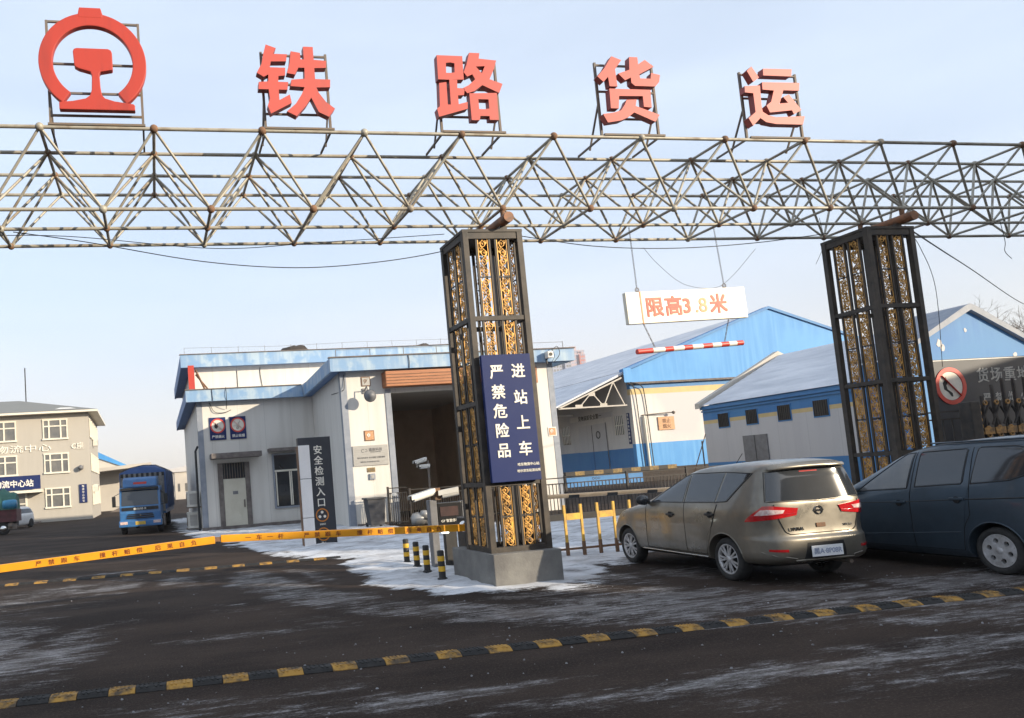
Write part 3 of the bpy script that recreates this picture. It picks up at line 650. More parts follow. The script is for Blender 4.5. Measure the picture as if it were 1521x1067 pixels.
# ------------------------------------------------------------------ cables
def cable(pts, r, label):
    p0 = Vector(pts[0]); o = obj('cable', MB().tube([Vector(q)-p0 for q in catmull(pts, 8)], r, 5), 'wire'); o.location = p0
    return tag(o, label, 'cable')
cable([(-1.92, 12.1, 5.90), (-.84, 12.1, 5.73), (.9, 12.1, 5.40), (2.42, 12.1, 5.27), (3.79, 12.1, 5.34), (5.0, 12.1, 5.52), (5.38, 12.1, 5.70)], .008, 'black cable sagging from the left part of the truss to the signed column')
cable([(5.7, 12.1, 5.75), (6.13, 12.1, 5.80), (7.77, 12.1, 5.57), (9.38, 12.1, 5.51), (11.08, 12.1, 5.59), (12.72, 12.1, 5.76)], .008, 'black cable sagging between the tops of the two columns')
cable([(8.7, 12.0, 5.5), (9.0, 12.05, 5.2), (9.5, 12.1, 4.85), (10.1, 12.1, 4.76), (10.5, 12.1, 4.95), (11.0, 12.0, 5.45)], .0035, 'thin grey wire looping just above the height limit sign')
cable([(13.55, 11.3, 5.62), (17, 13.4, 5.75), (22.4, 17, 6.3), (35.35, 25, 6.9), (46, 31.5, 8.0)], .014, 'black service cable running down to the right from the second column')
cable([(13.7, 11.4, 5.6), (14.8, 12.1, 5.45), (16.14, 13, 4.83), (17.26, 14, 3.31)], .006, 'thin black wire dropping from the top of the second column')
cable([(-2.9, TY+2*TD, 5.98), (-1.2, TY+2*TD, 5.97), (1.2, TY+2.6*TD, 5.9), (3, TY+2.4*TD, 5.93), (5.2, TY+2.0*TD, 5.95)], .007, 'black lamp cable tied along the bottom of the truss left of the column')
cable([(11.95, 11.5, 5.85), (11.98, 11.5, 5.4), (11.75, 11.5, 5.0)], .004, 'short loose wire dangling left of the second column')
cable([(16.55, 11.9, 5.9), (16.6, 11.9, 5.5), (16.56, 11.9, 5.3), (16.7, 11.9, 5.15)], .006, 'short loose wire dangling from the right end of the truss')

# ------------------------------------------------------------------ boom barrier, its cabinet, cameras and bollards
bb = thing('boom_barrier', 'amber boom barrier lowered across the left lane with red brown warning characters on its arm', 'barrier', (5.3, 12.75, 0))
cab = obj('cabinet', MB().box(5.13, 5.55, 12.62, 12.98, 0, 1.0), 'black_gloss', bb, bevel=.02)
obj('cabinet_strip', MB().box(5.22, 5.25, 12.612, 12.619, .1, .62).box(5.45, 5.475, 12.612, 12.619, .12, .6), 'chrome', cab)
obj('hub', MB().lathe([(.09, 12.50), (.10, 12.52), (.10, 12.63)], (5.13, 0, .845), 'y', 18), 'chrome', bb)
P0, J1, J0, P1 = Vector((5.16, 12.42, .835)), Vector((.955, 12.42, 1.005)), Vector((.86, 12.42, .995)), Vector((-4.2, 12.42, .755))
def boom_seg(a, b, h0, h1):
    d = (b-a).normalized(); u = Vector((0, 1, 0)).cross(d); u = u if u.z > 0 else -u
    vs = [p+u*s*h/2+Vector((0, y, 0)) for p, h in ((a, h0), (b, h1)) for s, y in ((-1, -.03), (1, -.03), (1, .03), (-1, .03))]
    return MB().add(vs, [(0, 1, 2, 3), (7, 6, 5, 4), (0, 4, 5, 1), (1, 5, 6, 2), (2, 6, 7, 3), (3, 7, 4, 0)])
for a, b, words in ((J1, P0, (('一车一杆', .165), ('严禁跟车', .39), ('撞杆赔偿', .60), ('后果自负', .80))), (P1, J0, (('严禁跟车', .12), ('一车一杆', .30), ('严禁跟车', .53), ('撞杆赔偿', .715), ('后果自负', .88)))):
    arm = obj('boom_arm', boom_seg(a, b, .115, .118), 'yellow', bb, bevel=.006)
    d = (b-a).normalized(); u = Vector((0, 1, 0)).cross(d); u = u if u.z > 0 else -u; tb = MB()
    L = (b-a).length
    for w, f in words:
        tb = MB()
        for i, c in enumerate(w): tb.text(c, a.lerp(b, f)+d*((i-1.5)*.175 if L < 4.6 else (i-1.5)*.185)+Vector((0, -.0305, 0)), .082, .003, .012, x=d, up=u, sx=1.15)
        obj('lettering', tb, 'boom_text', arm)
obj('boom_joint', MB().box(.86, .955, 12.40, 12.44, .965, 1.035), 'rust', bb)
obj('end_cap', MB().box(5.16, 5.24, 12.385, 12.455, .775, .895), 'chrome', bb, bevel=.01)

tm = thing('plate_camera_post', 'grey entry post with dark screen and two white cameras behind the boom', 'camera post', (5.3, 14.0, 0))
obj('post', MB().box(5.02, 5.16, 13.96, 14.16, 0, 1.28), 'grey_box', tm, bevel=.012)
dp = obj('display_box', MB().box(5.17, 5.66, 13.98, 14.12, .80, 1.22), 'black_gloss', tm, bevel=.02)
obj('screen', MB().box(5.22, 5.58, 13.968, 13.976, .96, 1.14), 'screen', dp)
obj('lettering', MB().text('GY 智慧停车', (5.40, 13.977, .875), .062, .003, .008), 'letter_white', dp)
obj('side_plate', MB().box(5.665, 5.70, 13.97, 14.13, .78, 1.23), 'grey_box', tm)
obj('leg', MB().box(5.30, 5.52, 14.0, 14.14, 0, .79), 'black', tm)
obj('lamp', MB().box(5.22, 5.34, 13.93, 13.985, .645, .715), 'led', tm)
def cam_body(p, q, r, parent):
    p, q = Vector(p), Vector(q); d = (q-p).normalized()
    b = obj('camera', MB().tube([p, q], r, 14), 'cam_white', parent)
    obj('lens', MB().tube([p-d*.004, p-d*.03], r*.75, 12), 'black_gloss', b)
    s = d.cross(Vector((0, 0, 1))).normalized()*r*1.1; h = Vector((0, 0, r*1.12)); k = (q-p)
    obj('sun_shield', MB().add([p-d*.07-s+h, p-d*.07+s+h, q+s+h, q-s+h, p-d*.07-s*1.05-h*.1, q-s*1.05-h*.1, p-d*.07+s*1.05-h*.1, q+s*1.05-h*.1], [(0, 1, 2, 3), (4, 0, 3, 5), (1, 6, 7, 2)]), 'cam_white', b)
cam_body((4.66, 13.85, 1.335), (5.12, 13.98, 1.43), .062, tm)
cam_body((5.26, 13.92, 1.375), (5.56, 13.84, 1.415), .075, tm)
obj('bracket', MB().box(5.13, 5.24, 13.93, 14.03, 1.28, 1.50).tube([(5.1, 14.05, 1.2), (5.1, 14.05, 1.36)], .02), 'rust', tm)
tc_ = thing('camera_pole', 'slim pole with two small white cameras before the open vehicle passage', 'camera pole', (6.88, 19.0, 0))
obj('pole', MB().tube([(6.88, 19, 0), (6.88, 19, 2.12)], .028, 10).bar((6.6, 19, 1.98), (6.9, 19, 1.98), .03), 'frame_iron', tc_)
cam_body((6.52, 18.9, 2.07), (6.82, 19.0, 2.14), .05, tc_); cam_body((6.62, 18.9, 1.955), (6.90, 19.02, 1.965), .05, tc_)

BOLL = [((4.60, 12.47), 'black and yellow striped bollard beside the concrete block, nearest of the four'), ((4.73, 13.57), 'black and yellow striped bollard, second in the row counted from the concrete block'),
        ((4.83, 14.42), 'black and yellow striped bollard, third in the row counted from the concrete block'), ((4.89, 15.22), 'black and yellow striped bollard, farthest of the four from the concrete block')]
first = None
for (x, y), lab in BOLL:
    if first is None:
        first = thing('bollard', lab, 'bollard', (0, 0, 0), group='striped bollards in the snow')
        obj('post', MB().lathe([(.058, 0), (.058, .46), (.045, .475), (0, .478)], (0, 0, 0), 'z', 18), 'black', first, local=True)
        for z in (.13, .30): obj('reflective_band', MB().lathe([(.0588, z), (.0605, z+.003), (.0605, z+.082), (.0588, z+.085)], (0, 0, 0), 'z', 18), 'bollard_yellow', first, local=True)
        obj('foot', MB().lathe([(.085, 0), (.085, .015), (.06, .03)], (0, 0, 0), 'z', 16), 'black', first, local=True)
        t = first
    else:
        t = first.copy(); C.objects.link(t); t['label'] = lab
        for ch in first.children:
            c2 = ch.copy(); C.objects.link(c2); c2.parent = t
    t.location = (x, y, .02)

# ------------------------------------------------------------------ yellow fence boom, pole barrier, iron fences
fg = thing('fence_boom', 'worn yellow fence boom with hanging pickets between the concrete block and the silver car', 'barrier', (8.5, 13.64, 0))
for i in range(11):
    x = 6.86+.345*i; mb = MB().bar((x, 13.60, .14), (x, 13.60, 1.0), .044, .04)
    pk = obj('picket', mb, 'yellow_old', fg); obj('picket_boot', MB().bar((x, 13.60, .02), (x, 13.60, .30), .056, .044), 'rust', pk)
for i in range(10):
    x = 6.86+.345*i; obj('top_rail', MB().box(x+.027, x+.318, 13.58, 13.63, .715, .835), 'yellow_old' if i % 2 == 0 else 'black', fg)
obj('bottom_rail', MB().box(6.86, 10.31, 13.632, 13.66, .145, .185), 'rust', fg)
obj('carrying_arm', MB().box(6.5, 10.35, 13.635, 13.665, .74, .81), 'yellow_old', fg)
obj('support_post', MB().box(6.42, 6.52, 13.56, 13.70, 0, .9), 'yellow_old', fg)
pb = thing('pole_barrier', 'pale peach barrier pole with two dark wraps running behind the yellow fence boom', 'barrier', (11.5, 18, 0))
pA, pB = Vector((8.9, 18, .98)), Vector((15.4, 18, .875))
obj('arm', MB().tube([pA, pB], .056, 14), 'peach', pb)
for f in (.19, .355, .53): obj('wrap', MB().tube([pA.lerp(pB, f)+Vector((0, -.004, -.008)), pA.lerp(pB, f+.045)+Vector((0, -.004, -.008))], .0555, 12), 'black', pb)
for x in (9.0, 15.3): obj('stand', MB().box(x-.06, x+.06, 18.06, 18.18, 0, 1.1), 'rust', pb)
def iron_fence(name, lab, x0, x1, y, h, gap, mt, top=True, low=.1):
    t = thing(name, lab, 'fence', ((x0+x1)/2, y, 0)); mb = MB(); n = int((x1-x0)/gap)
    for i in range(n+1): mb.bar((x0+i*gap, y, low-.08), (x0+i*gap, y, h-.16 if top else h), .022)
    obj('bars', mb, mt, t)
    r = MB()
    for z in ((low, h-.18, h) if top else (low, h-.2)): r.bar((x0, y, z), (x1, y, z), .035)
    obj('rails', r, mt, t)
    k = 0
    while x0+k*2.2 < x1+.1:
        obj('fence_post', MB().box(x0+k*2.2-.035, x0+k*2.2+.035, y-.035, y+.035, 0, h+.06), mt, t); k += 1
    return t
fr = iron_fence('iron_fence', 'black iron railing with small rings under its top rail below the blue warehouse', 10.6, 21.6, 22.8, 1.31, .125, 'iron')
rg = MB()
for k in range(5):
    for dx in (-.10, 0, .10): rg.ring((11.7+2.2*k+dx, 1.22), .030, .042, 22.795, 22.805, 12)
obj('scroll_rings', rg, 'iron', fr)
fl = iron_fence('yard_gate', 'brown iron gate leaves standing open beside the dark wheelie bin', 8.02, 8.72, 26.5, 1.33, .075, 'iron', low=.12)
fl2 = iron_fence('yard_fence', 'brown iron fence closing the dark vehicle passage of the white building', 8.95, 13.4, 26.9, 1.22, .09, 'iron', low=.12)
nt_ = MB().box(8.15, 8.32, 26.47, 26.475, 1.06, 1.16); obj('paper_note', nt_, 'white_paint', fl)

bi = thing('wheelie_bin', 'dark lidded wheelie bin against the lit white wall', 'bin', (7.55, 26.7, 0))
obj('body', MB().add([(7.30, 26.45, .08), (7.80, 26.45, .08), (7.80, 26.95, .08), (7.30, 26.95, .08), (7.22, 26.40, .98), (7.88, 26.40, .98), (7.88, 27.0, .98), (7.22, 27.0, .98)], [(0, 3, 2, 1), (4, 5, 6, 7), (0, 1, 5, 4), (1, 2, 6, 5), (2, 3, 7, 6), (3, 0, 4, 7)]), 'bin', bi, bevel=.02)
obj('lid', MB().box(7.18, 7.92, 26.36, 27.04, .985, 1.05), 'bin', bi, bevel=.02)
for x in (7.3, 7.8): obj('wheel', MB().lathe([(.09, -.03), (.09, .03)], (x, 26.98, .09), 'x', 14), 'tyre', bi)
hy = thing('litter_bag', 'pale bag of rubbish lying in front of the yard fence', 'bag', (8.9, 25.6, 0))
mb = MB()
for (x, y, z, r) in ((8.75, 25.6, .22, .26), (9.05, 25.7, .2, .24), (8.95, 25.5, .36, .18)):
    vs0 = len(mb.v); mb.ball((x, y, z), r, 10, 7)
    for i in range(vs0, len(mb.v)): mb.v[i] += Vector((nz(mb.v[i].x, mb.v[i].z, 6)*.08, 0, nz(mb.v[i].y, mb.v[i].z, 7)*.06))
obj('bag', mb, 'silver_plaque', hy)

# ------------------------------------------------------------------ entrance pylon
py_ = thing('entrance_pylon', 'charcoal pylon with white vertical characters and orange pictograms beside a white sheet pillar', 'pylon sign', (4.4, 21.6, 0))
wp = MB()
for z0, z1 in ((0, .78), (.795, 1.86), (1.875, 2.80)): wp.box(3.93, 4.24, 21.20, 21.52, z0, z1)
obj('white_pillar', wp, 'pylon_white', py_, bevel=.006)
obj('pillar_edge', MB().box(3.915, 3.928, 21.25, 21.52, 0, 2.79), 'rust', py_)
db = obj('dark_panel', MB().box(3.99, 4.93, 21.55, 21.80, 0, 3.03), 'pylon_dark', py_, bevel=.008)
tb = MB()
for i, c in enumerate('安全检测入口'): tb.text(c, (4.545, 21.549, 2.665-.297*i), .265, .006, .012)
tb.text('放射区', (4.545, 21.549, .565), .055, .004, .01, sx=1.1); tb.text('禁入', (4.545, 21.549, .045), .07, .004, .01, sx=1.1)
obj('lettering', tb, 'letter_white', db)
for zc_ in (.82, .285):
    ic = MB().ring((4.545, zc_), .155, .188, 21.540, 21.549, 36)
    obj('pictogram_ring', ic, 'icon_orange', db)
    tf = MB()
    for a in (90, 210, 330):
        x, z = 4.545+.082*math.cos(rad(a)), zc_+.082*math.sin(rad(a)); tf.ring((x, z), .012 if zc_ < .5 else .001, .040, 21.542, 21.549, 14)
    obj('pictogram_trefoil', tf, 'letter_white' if zc_ > .5 else 'icon_orange', db)

# ------------------------------------------------------------------ white inspection building
wb = thing('inspection_building', 'white flat roofed inspection building with peeling blue fascias and a dark vehicle passage', 'building', (8, 32, 0))
def wall(name, x0, x1, y0, y1, z0, z1, mt='white_wall', parent=None): return obj(name, MB().box(x0, x1, y0, y1, z0, z1), mt, parent or wb)
wall('front_wall', 6.86, 8.75, 27.57, 27.85, 0, 5.78); wall('front_wall', 13.6, 15.40, 27.57, 27.85, 0, 5.78)
wall('lintel', 8.752, 13.598, 27.60, 27.85, 4.85, 5.78)
wall('return_wall', 6.862, 7.10, 27.852, 32.968, 0, 5.75); wall('side_wall', 15.15, 15.398, 27.852, 47.8, 0, 5.78)
wall('entrance_wall', 1.86, 7.098, 32.97, 33.2, 0, 5.60); wall('side_wall', 1.862, 2.1, 33.202, 47.8, 0, 5.60)
wall('upper_wall', 1.864, 15.396, 36.0, 36.25, 5.602, 7.5); wall('upper_wall', 1.866, 2.1, 36.252, 47.8, 5.602, 7.5); wall('upper_wall', 15.15, 15.394, 36.252, 47.8, 5.79, 7.5)
obj('passage_wall', MB().box(8.60, 8.75, 27.852, 46, 0, 4.9).box(8.752, 13.6, 46, 46.2, 0, 4.9), 'black', wb); obj('passage_ceiling', MB().box(8.752, 13.6, 27.852, 46, 4.902, 5.0), 'pale_wall', wb)  # left and back walls black: the passage's deep shade put into colour
obj('passage_wall', MB().box(13.602, 13.75, 27.852, 46, 0, 4.9), 'brown_wall', wb)
obj('passage_partition', MB().box(10.6, 13.6, 36.4, 36.6, 0, 4.9), 'brown_wall', wb)
obj('roof_slab', MB().box(6.62, 15.7, 27.32, 35.99, 5.95, 6.10).box(1.62, 6.615, 32.74, 35.99, 5.72, 5.86).box(1.6, 15.7, 35.75, 47.9, 7.70, 7.86), 'roof_snow', wb)
def fasc(p, q, zb0, zt0, zb1, zt1, th=.10):
    p, q = Vector((*p, 0)), Vector((*q, 0)); d = (q-p).normalized(); n = Vector((d.y, -d.x, 0))*th
    vs = []
    for b, zb, zt in ((p, zb0, zt0), (q, zb1, zt1)):
        vs += [b+Vector((0, 0, zb)), b-n+Vector((0, 0, zb)), b-n+Vector((0, 0, zt)), b+Vector((0, 0, zt))]
    return MB().add(vs, [(0, 1, 2, 3), (7, 6, 5, 4), (0, 4, 5, 1), (1, 5, 6, 2), (2, 6, 7, 3), (3, 7, 4, 0)])
fb, ft, lb, lt = 5.68, 6.17, 5.43, 5.92
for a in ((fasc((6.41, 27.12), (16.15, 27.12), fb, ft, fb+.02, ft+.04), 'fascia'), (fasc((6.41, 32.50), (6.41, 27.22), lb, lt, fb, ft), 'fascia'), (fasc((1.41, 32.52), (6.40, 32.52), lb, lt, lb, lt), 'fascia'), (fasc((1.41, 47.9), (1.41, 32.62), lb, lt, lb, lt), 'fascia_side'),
          (fasc((1.40, 35.56), (16.0, 35.56), 7.37, 7.95, 7.37, 7.93), 'fascia'), (fasc((1.40, 47.9), (1.40, 35.66), 7.37, 7.95, 7.37, 7.95), 'fascia_side'), (fasc((16.15, 27.22), (16.15, 47.9), fb+.02, ft+.04, fb, ft), 'fascia')):
    obj('fascia', a[0], a[1], wb)
for bx in ((6.37, 16.18, 27.08, 27.26, ft+.005, ft+.05), (1.37, 6.36, 32.48, 32.66, lt+.005, lt+.045), (1.36, 16.03, 35.52, 35.7, 7.955, 7.99)): obj('fascia_capping', MB().box(*bx), 'slab', wb)
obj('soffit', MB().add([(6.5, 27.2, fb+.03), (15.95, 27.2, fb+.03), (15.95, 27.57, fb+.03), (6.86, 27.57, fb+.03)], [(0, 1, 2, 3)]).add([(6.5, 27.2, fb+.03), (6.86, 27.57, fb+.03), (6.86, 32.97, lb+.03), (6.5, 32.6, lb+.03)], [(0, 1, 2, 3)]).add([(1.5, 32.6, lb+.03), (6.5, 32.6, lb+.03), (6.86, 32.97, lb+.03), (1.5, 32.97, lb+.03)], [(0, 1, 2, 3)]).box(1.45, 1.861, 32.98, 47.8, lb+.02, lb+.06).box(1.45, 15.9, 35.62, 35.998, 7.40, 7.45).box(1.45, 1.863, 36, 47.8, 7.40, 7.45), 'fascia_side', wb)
ct = MB()
for x0, x1, y0, y1, z1 in ((6.845, 7.08, 27.555, 27.568, 5.7), (6.845, 6.858, 27.57, 27.8, 5.7), (1.845, 2.08, 32.955, 32.968, 5.5), (1.845, 1.858, 32.97, 33.2, 5.5), (8.53, 8.748, 27.535, 27.568, 4.98), (13.61, 13.82, 27.535, 27.568, 4.98), (15.18, 15.415, 27.555, 27.568, 5.7)):
    obj('corner_trim', MB().box(x0, x1, y0, y1, .02, z1), 'trim_grey', wb)
obj('plinth', MB().box(1.80, 6.858, 32.86, 32.953, 0, .16).box(7.1, 8.5, 27.50, 27.552, 0, .1), 'slab', wb)
obj('shutter_box', MB().box(8.45, 13.95, 27.05, 27.598, 5.03, 5.60), 'wood_shutter', wb, bevel=.03)
gr_ = MB()
for z in (5.14, 5.25, 5.36, 5.47): gr_.box(8.47, 13.93, 27.036, 27.049, z-.012, z+.012)
obj('shutter_groove', gr_, 'rust', wb)
dr = obj('door', MB().box(2.79, 3.72, 32.90, 32.953, .06, 2.12), 'door_cream', wb)
dd = MB().ring((3.255, 1.50), .36, .38, 32.888, 32.899, 20, 'xz', 20, 160)
for z0 in (.25, .80): dd.ring((3.255, z0+.25), .30, .315, 32.889, 32.899, 4, 'xz', 45, 405)
obj('door_moulding', dd, 'door_cream', dr)
obj('door_plate', MB().box(3.16, 3.38, 32.889, 32.898, 1.46, 1.60), 'grey_box', dr)
obj('handle', MB().box(3.60, 3.66, 32.85, 32.899, .90, 1.22), 'frame_iron', dr)
obj('door_frame', MB().box(2.58, 2.785, 32.88, 32.953, .03, 2.80).box(3.725, 3.93, 32.88, 32.953, .03, 2.80), 'slab', wb)
tw = obj('transom_window', MB().box(2.79, 3.72, 32.93, 32.953, 2.13, 2.80), 'glass', wb)
tb_ = MB()
for i in range(8): tb_.box(2.85+i*.112, 2.872+i*.112, 32.905, 32.928, 2.13, 2.80)
obj('bars', tb_, 'frame_iron', tw)
aw = obj('door_canopy', MB().box(2.28, 4.38, 31.95, 32.953, 2.98, 3.20), 'slab', wb, bevel=.02)
wi = obj('window', MB().box(5.0, 6.05, 32.915, 32.94, .80, 3.0), 'glass', wb)
obj('window_frame', MB().box(4.92, 5.0, 32.89, 32.952, .72, 3.06).box(6.05, 6.13, 32.89, 32.952, .72, 3.06).box(5.0, 6.05, 32.89, 32.952, 3.0, 3.06).box(5.0, 6.05, 32.89, 32.952, .72, .80), 'trim_grey', wi)
obj('mullion', MB().box(5.0, 6.05, 32.9, 32.914, 2.28, 2.36).box(5.03, 5.08, 32.9, 32.914, .84, 2.27).box(5.62, 5.68, 32.9, 32.914, .84, 2.27).box(5.70, 5.74, 32.9, 32.914, .84, 2.27), 'pvc', wi)
obj('window_canopy', MB().box(4.75, 6.3, 32.3, 32.953, 3.14, 3.28), 'slab', wb)
rw = MB()
for x in [1.6+k*1.25 for k in range(12)]: rw.tube([(x, 35.66, 7.98), (x, 35.66, 8.30)], .008, 5)
rw.tube([(1.6, 35.66, 8.29), (6, 35.66, 8.22), (10, 35.66, 8.29), (15.6, 35.66, 8.25)], .006, 5)
obj('roof_wire', rw, 'frame_iron', wb); rw = MB()
for x in [6.7+k*1.3 for k in range(8)]: rw.tube([(x, 27.3, 6.2), (x, 27.3, 6.5)], .012, 5)
rw.tube([(6.7, 27.3, 6.49), (15.8, 27.3, 6.47)], .008, 5)
obj('roof_wire', rw, 'frame_iron', wb)
dp_ = MB()
for pts in ([(7.0, 27.54, 5.6), (6.98, 27.5, 5.2), (6.9, 27.50, 5.0), (6.83, 29, 5.05)], [(2.4, 32.93, 5.4), (2.6, 32.9, 5.0), (3.0, 32.92, 4.95), (3.3, 32.9, 5.05)], [(3.1, 32.5, 6.0), (3.1, 32.48, 5.5), (3.1, 32.9, 5.1)], [(4.0, 35.98, 7.2), (4.0, 35.97, 6.1)], [(5.1, 35.98, 7.3), (5.1, 35.97, 6.9), (5.2, 35.97, 6.1)], [(9.4, 27.10, 6.16), (9.42, 27.09, 5.9), (9.4, 27.1, 5.68)], [(2.5, 32.50, 5.92), (2.52, 32.49, 5.43)]):
    obj('wall_cable', MB().tube(catmull(pts, 5), .014, 5), 'wire', wb)
rb = thing('red_roof_board', 'red painted board with a timber prop leaning on the upper wall of the white building', 'board', (1.9, 35.6, 5.9))
obj('board', MB().box(1.70, 1.98, 35.35, 35.42, 5.88, 7.42), 'sign_red', rb); obj('prop', MB().bar((2.05, 35.4, 7.2), (2.55, 35.0, 5.88), .07).bar((2.05, 35.45, 7.0), (2.8, 34.9, 5.88), .06), 'rust', rb)
for x, y, z, r, lab in ((6.9, 36.1, 7.86, .55, 'brown heap of old roofing felt on the top roof above the white entrance wall'), (13.3, 36.2, 7.86, .4, 'brown scrap of roofing on the top roof just left of the column')):
    mb = MB().ball((0, 0, 0), r, 14, 8)
    for v in mb.v: v.z = max(0, v.z)*.75*(1+.5*nz(v.x*3, v.y*3, 1.3)); v.x *= 1.6
    o = obj('roof_debris', mb, 'brick_dark'); o.location = (x, y, z); tag(o, lab, 'debris')

# things fixed to the white building
wl = thing('wall_lamp', 'round grey wall lamp on a bracket high on the lit white pillar wall', 'lamp', (7.75, 27.4, 4.7))
obj('shade', MB().lathe([(.02, -.18), (.10, -.17), (.20, .02), (.235, .06), (.215, .05), (.08, -.10)], (7.80, 26.98, 4.72), 'y', 22), 'grey_box', wl).rotation_euler = (0, 0, 0)
obj('bracket', MB().tube([(7.74, 27.56, 4.95), (7.74, 27.2, 5.1), (7.78, 27.14, 4.78)], .022, 8).box(7.66, 7.82, 27.53, 27.566, 4.86, 5.06), 'grey_box', wl)
obj('bulb', MB().ball((7.80, 26.98, 4.72), .09, 12, 8), 'clear_lens', wl)
pq = thing('company_plaque', 'large brushed metal plaque with small grey lettering on the white pillar wall', 'plaque', (7.8, 27.55, 2.2))
obj('plate', MB().box(7.12, 8.47, 27.53, 27.566, 2.20, 2.94), 'silver_plaque', pq, bevel=.006)
tb = MB(); tb.text('盛原科技', (7.98, 27.529, 2.78), .13, .003, .012); tb.text('SHENGYUAN KEJI', (7.98, 27.529, 2.69), .05, .003, .004)
tb.text('地址:哈尔滨市 货车检测 车辆检测站', (7.80, 27.529, 2.49), .068, .003, .008); tb.text('铁路货运 安全检测 联系电话', (7.74, 27.529, 2.34), .058, .003, .006)
tb.ring((7.50, 2.75), .05, .065, 27.524, 27.529, 20, 'xz', 30, 300); tb.ring((7.62, 2.75), .035, .05, 27.524, 27.529, 20, 'xz', 200, 480)
obj('lettering', tb, 'grey_text', pq)
for nm, lab, cat, x0, x1, z0, z1, m1, m2 in (('small_notice', 'small brown framed notice high on the white pillar wall above the lamp', 'notice', 7.68, 7.97, 5.17, 5.46, 'silver_plaque', 'rust'),
        ('warning_notice', 'orange framed warning notice above the brushed metal plaque', 'notice', 7.64, 7.96, 3.14, 3.46, 'notice_orange', 'rust'),
        ('side_notice', 'orange square notice on the white wall right of the column', 'notice', 15.0, 15.28, 2.88, 3.16, 'notice_orange', 'white_paint')):
    t = thing(nm, lab, cat, ((x0+x1)/2, 27.5, z0)); obj('frame', MB().box(x0-.03, x1+.03, 27.545, 27.566, z0-.03, z1+.03), m2, t); obj('sheet', MB().box(x0, x1, 27.535, 27.544, z0, z1), m1, t)
    obj('pictogram', MB().bar((x0+.08, 27.532, z0+.06), (x1-.08, 27.532, z1-.06), .04, .004).ring(((x0+x1)/2-.03, (z0+z1)/2+.02), .03, .06, 27.53, 27.534, 14), 'rust' if m1 != 'notice_orange' else 'white_paint', t)
t = thing('number_tag', 'small yellow number tag below the brushed metal plaque', 'tag', (7.78, 27.5, 1.98)); obj('sheet', MB().box(7.62, 7.92, 27.545, 27.566, 1.96, 2.12), 'kerb_yellow', t); obj('lettering', MB().text('1010', (7.77, 27.544, 2.04), .12, .003, .01), 'grey_text', t)
t = thing('switch_box', 'little grey switch box under the yellow number tag', 'switch box', (7.8, 27.5, 1.75)); obj('case', MB().box(7.68, 7.90, 27.50, 27.566, 1.68, 1.90), 'trim_grey', t, bevel=.01); obj('cover', MB().box(7.73, 7.85, 27.488, 27.499, 1.73, 1.85), 'silver_plaque', t)
t = thing('red_plate', 'red plate fixed high on the white wall just right of the column', 'sign', (14.6, 27.5, 5.2)); obj('plate', MB().box(14.42, 14.74, 27.54, 27.566, 4.95, 5.58), 'wood_shutter', t); obj('lettering', MB().text('注', (14.58, 27.539, 5.4), .2, .003, .01).text('意', (14.58, 27.539, 5.15), .2, .003, .01), 'white_paint', t)
t = thing('security_camera', 'boxy white security camera at the right roof corner of the white building', 'camera', (15.4, 27.0, 5.9))
b = obj('camera', MB().box(14.86, 15.10, 26.80, 27.07, 5.80, 6.06), 'cam_white', t, bevel=.03); obj('lens', MB().lathe([(.07, 26.785), (.07, 26.80)], (14.98, 0, 5.93), 'y', 16), 'black_gloss', b); obj('bracket', MB().bar((14.95, 27.1, 5.79), (14.95, 27.08, 5.60), .05).tube(catmull([(15.1, 26.95, 6.05), (15.35, 26.95, 6.25), (15.45, 26.98, 5.95), (15.2, 27.02, 5.65)], 6), .012, 6), 'wire', t)
for k, (x0, ch, kind) in enumerate(((2.35, '严禁烟火', 'flame'), (3.21, '禁止吸烟', 'smoke'))):
    t = thing('prohibition_sign', 'navy sign with a struck out '+('flame' if kind == 'flame' else 'cigarette')+' in a red ring over the door', 'sign', (x0+.34, 32.9, 3.8), group='two prohibition signs over the cream door')
    z0, z1 = 3.80, 4.76; obj('board', MB().box(x0, x0+.69, 32.925, 32.966, z0, z1), 'navy', t)
    cx, cz = x0+.345, z0+.60
    obj('disc', MB().lathe([(.0001, 32.917), (.26, 32.917), (.26, 32.924)], (cx, 0, cz), 'y', 32, False), 'forbid_white', t)
    obj('ring', MB().ring((cx, cz), .255, .315, 32.908, 32.9235, 36).bar((cx-.19, 32.912, cz+.19), (cx+.19, 32.912, cz-.19), .05, .006), 'forbid_red', t)
    pm = MB()
    if kind == 'flame': pm.prism([(cx-.12, cz-.10), (cx-.15, cz+.0), (cx-.09, cz+.14), (cx-.05, cz+.05), (cx, cz+.10), (cx+.01, cz-.05), (cx-.04, cz-.12)], 32.9135, 32.9165).bar((cx-.02, 32.915, cz-.12), (cx+.16, 32.915, cz-.16), .035, .003)
    else: pm.bar((cx-.17, 32.915, cz-.02), (cx+.12, 32.915, cz-.08), .045, .003).tube(catmull([(cx+.06, 32.915, cz), (cx+.02, 32.915, cz+.08), (cx+.1, 32.915, cz+.12), (cx+.07, 32.915, cz+.18)], 5), .008, 5).ring((cx-.02, cz-.13), .03, .05, 32.9135, 32.9165, 14)
    obj('pictogram', pm, 'black', t); obj('lettering', MB().text(ch, (cx, 32.924, z0+.14), .135, .003, .012), 'letter_white', t)
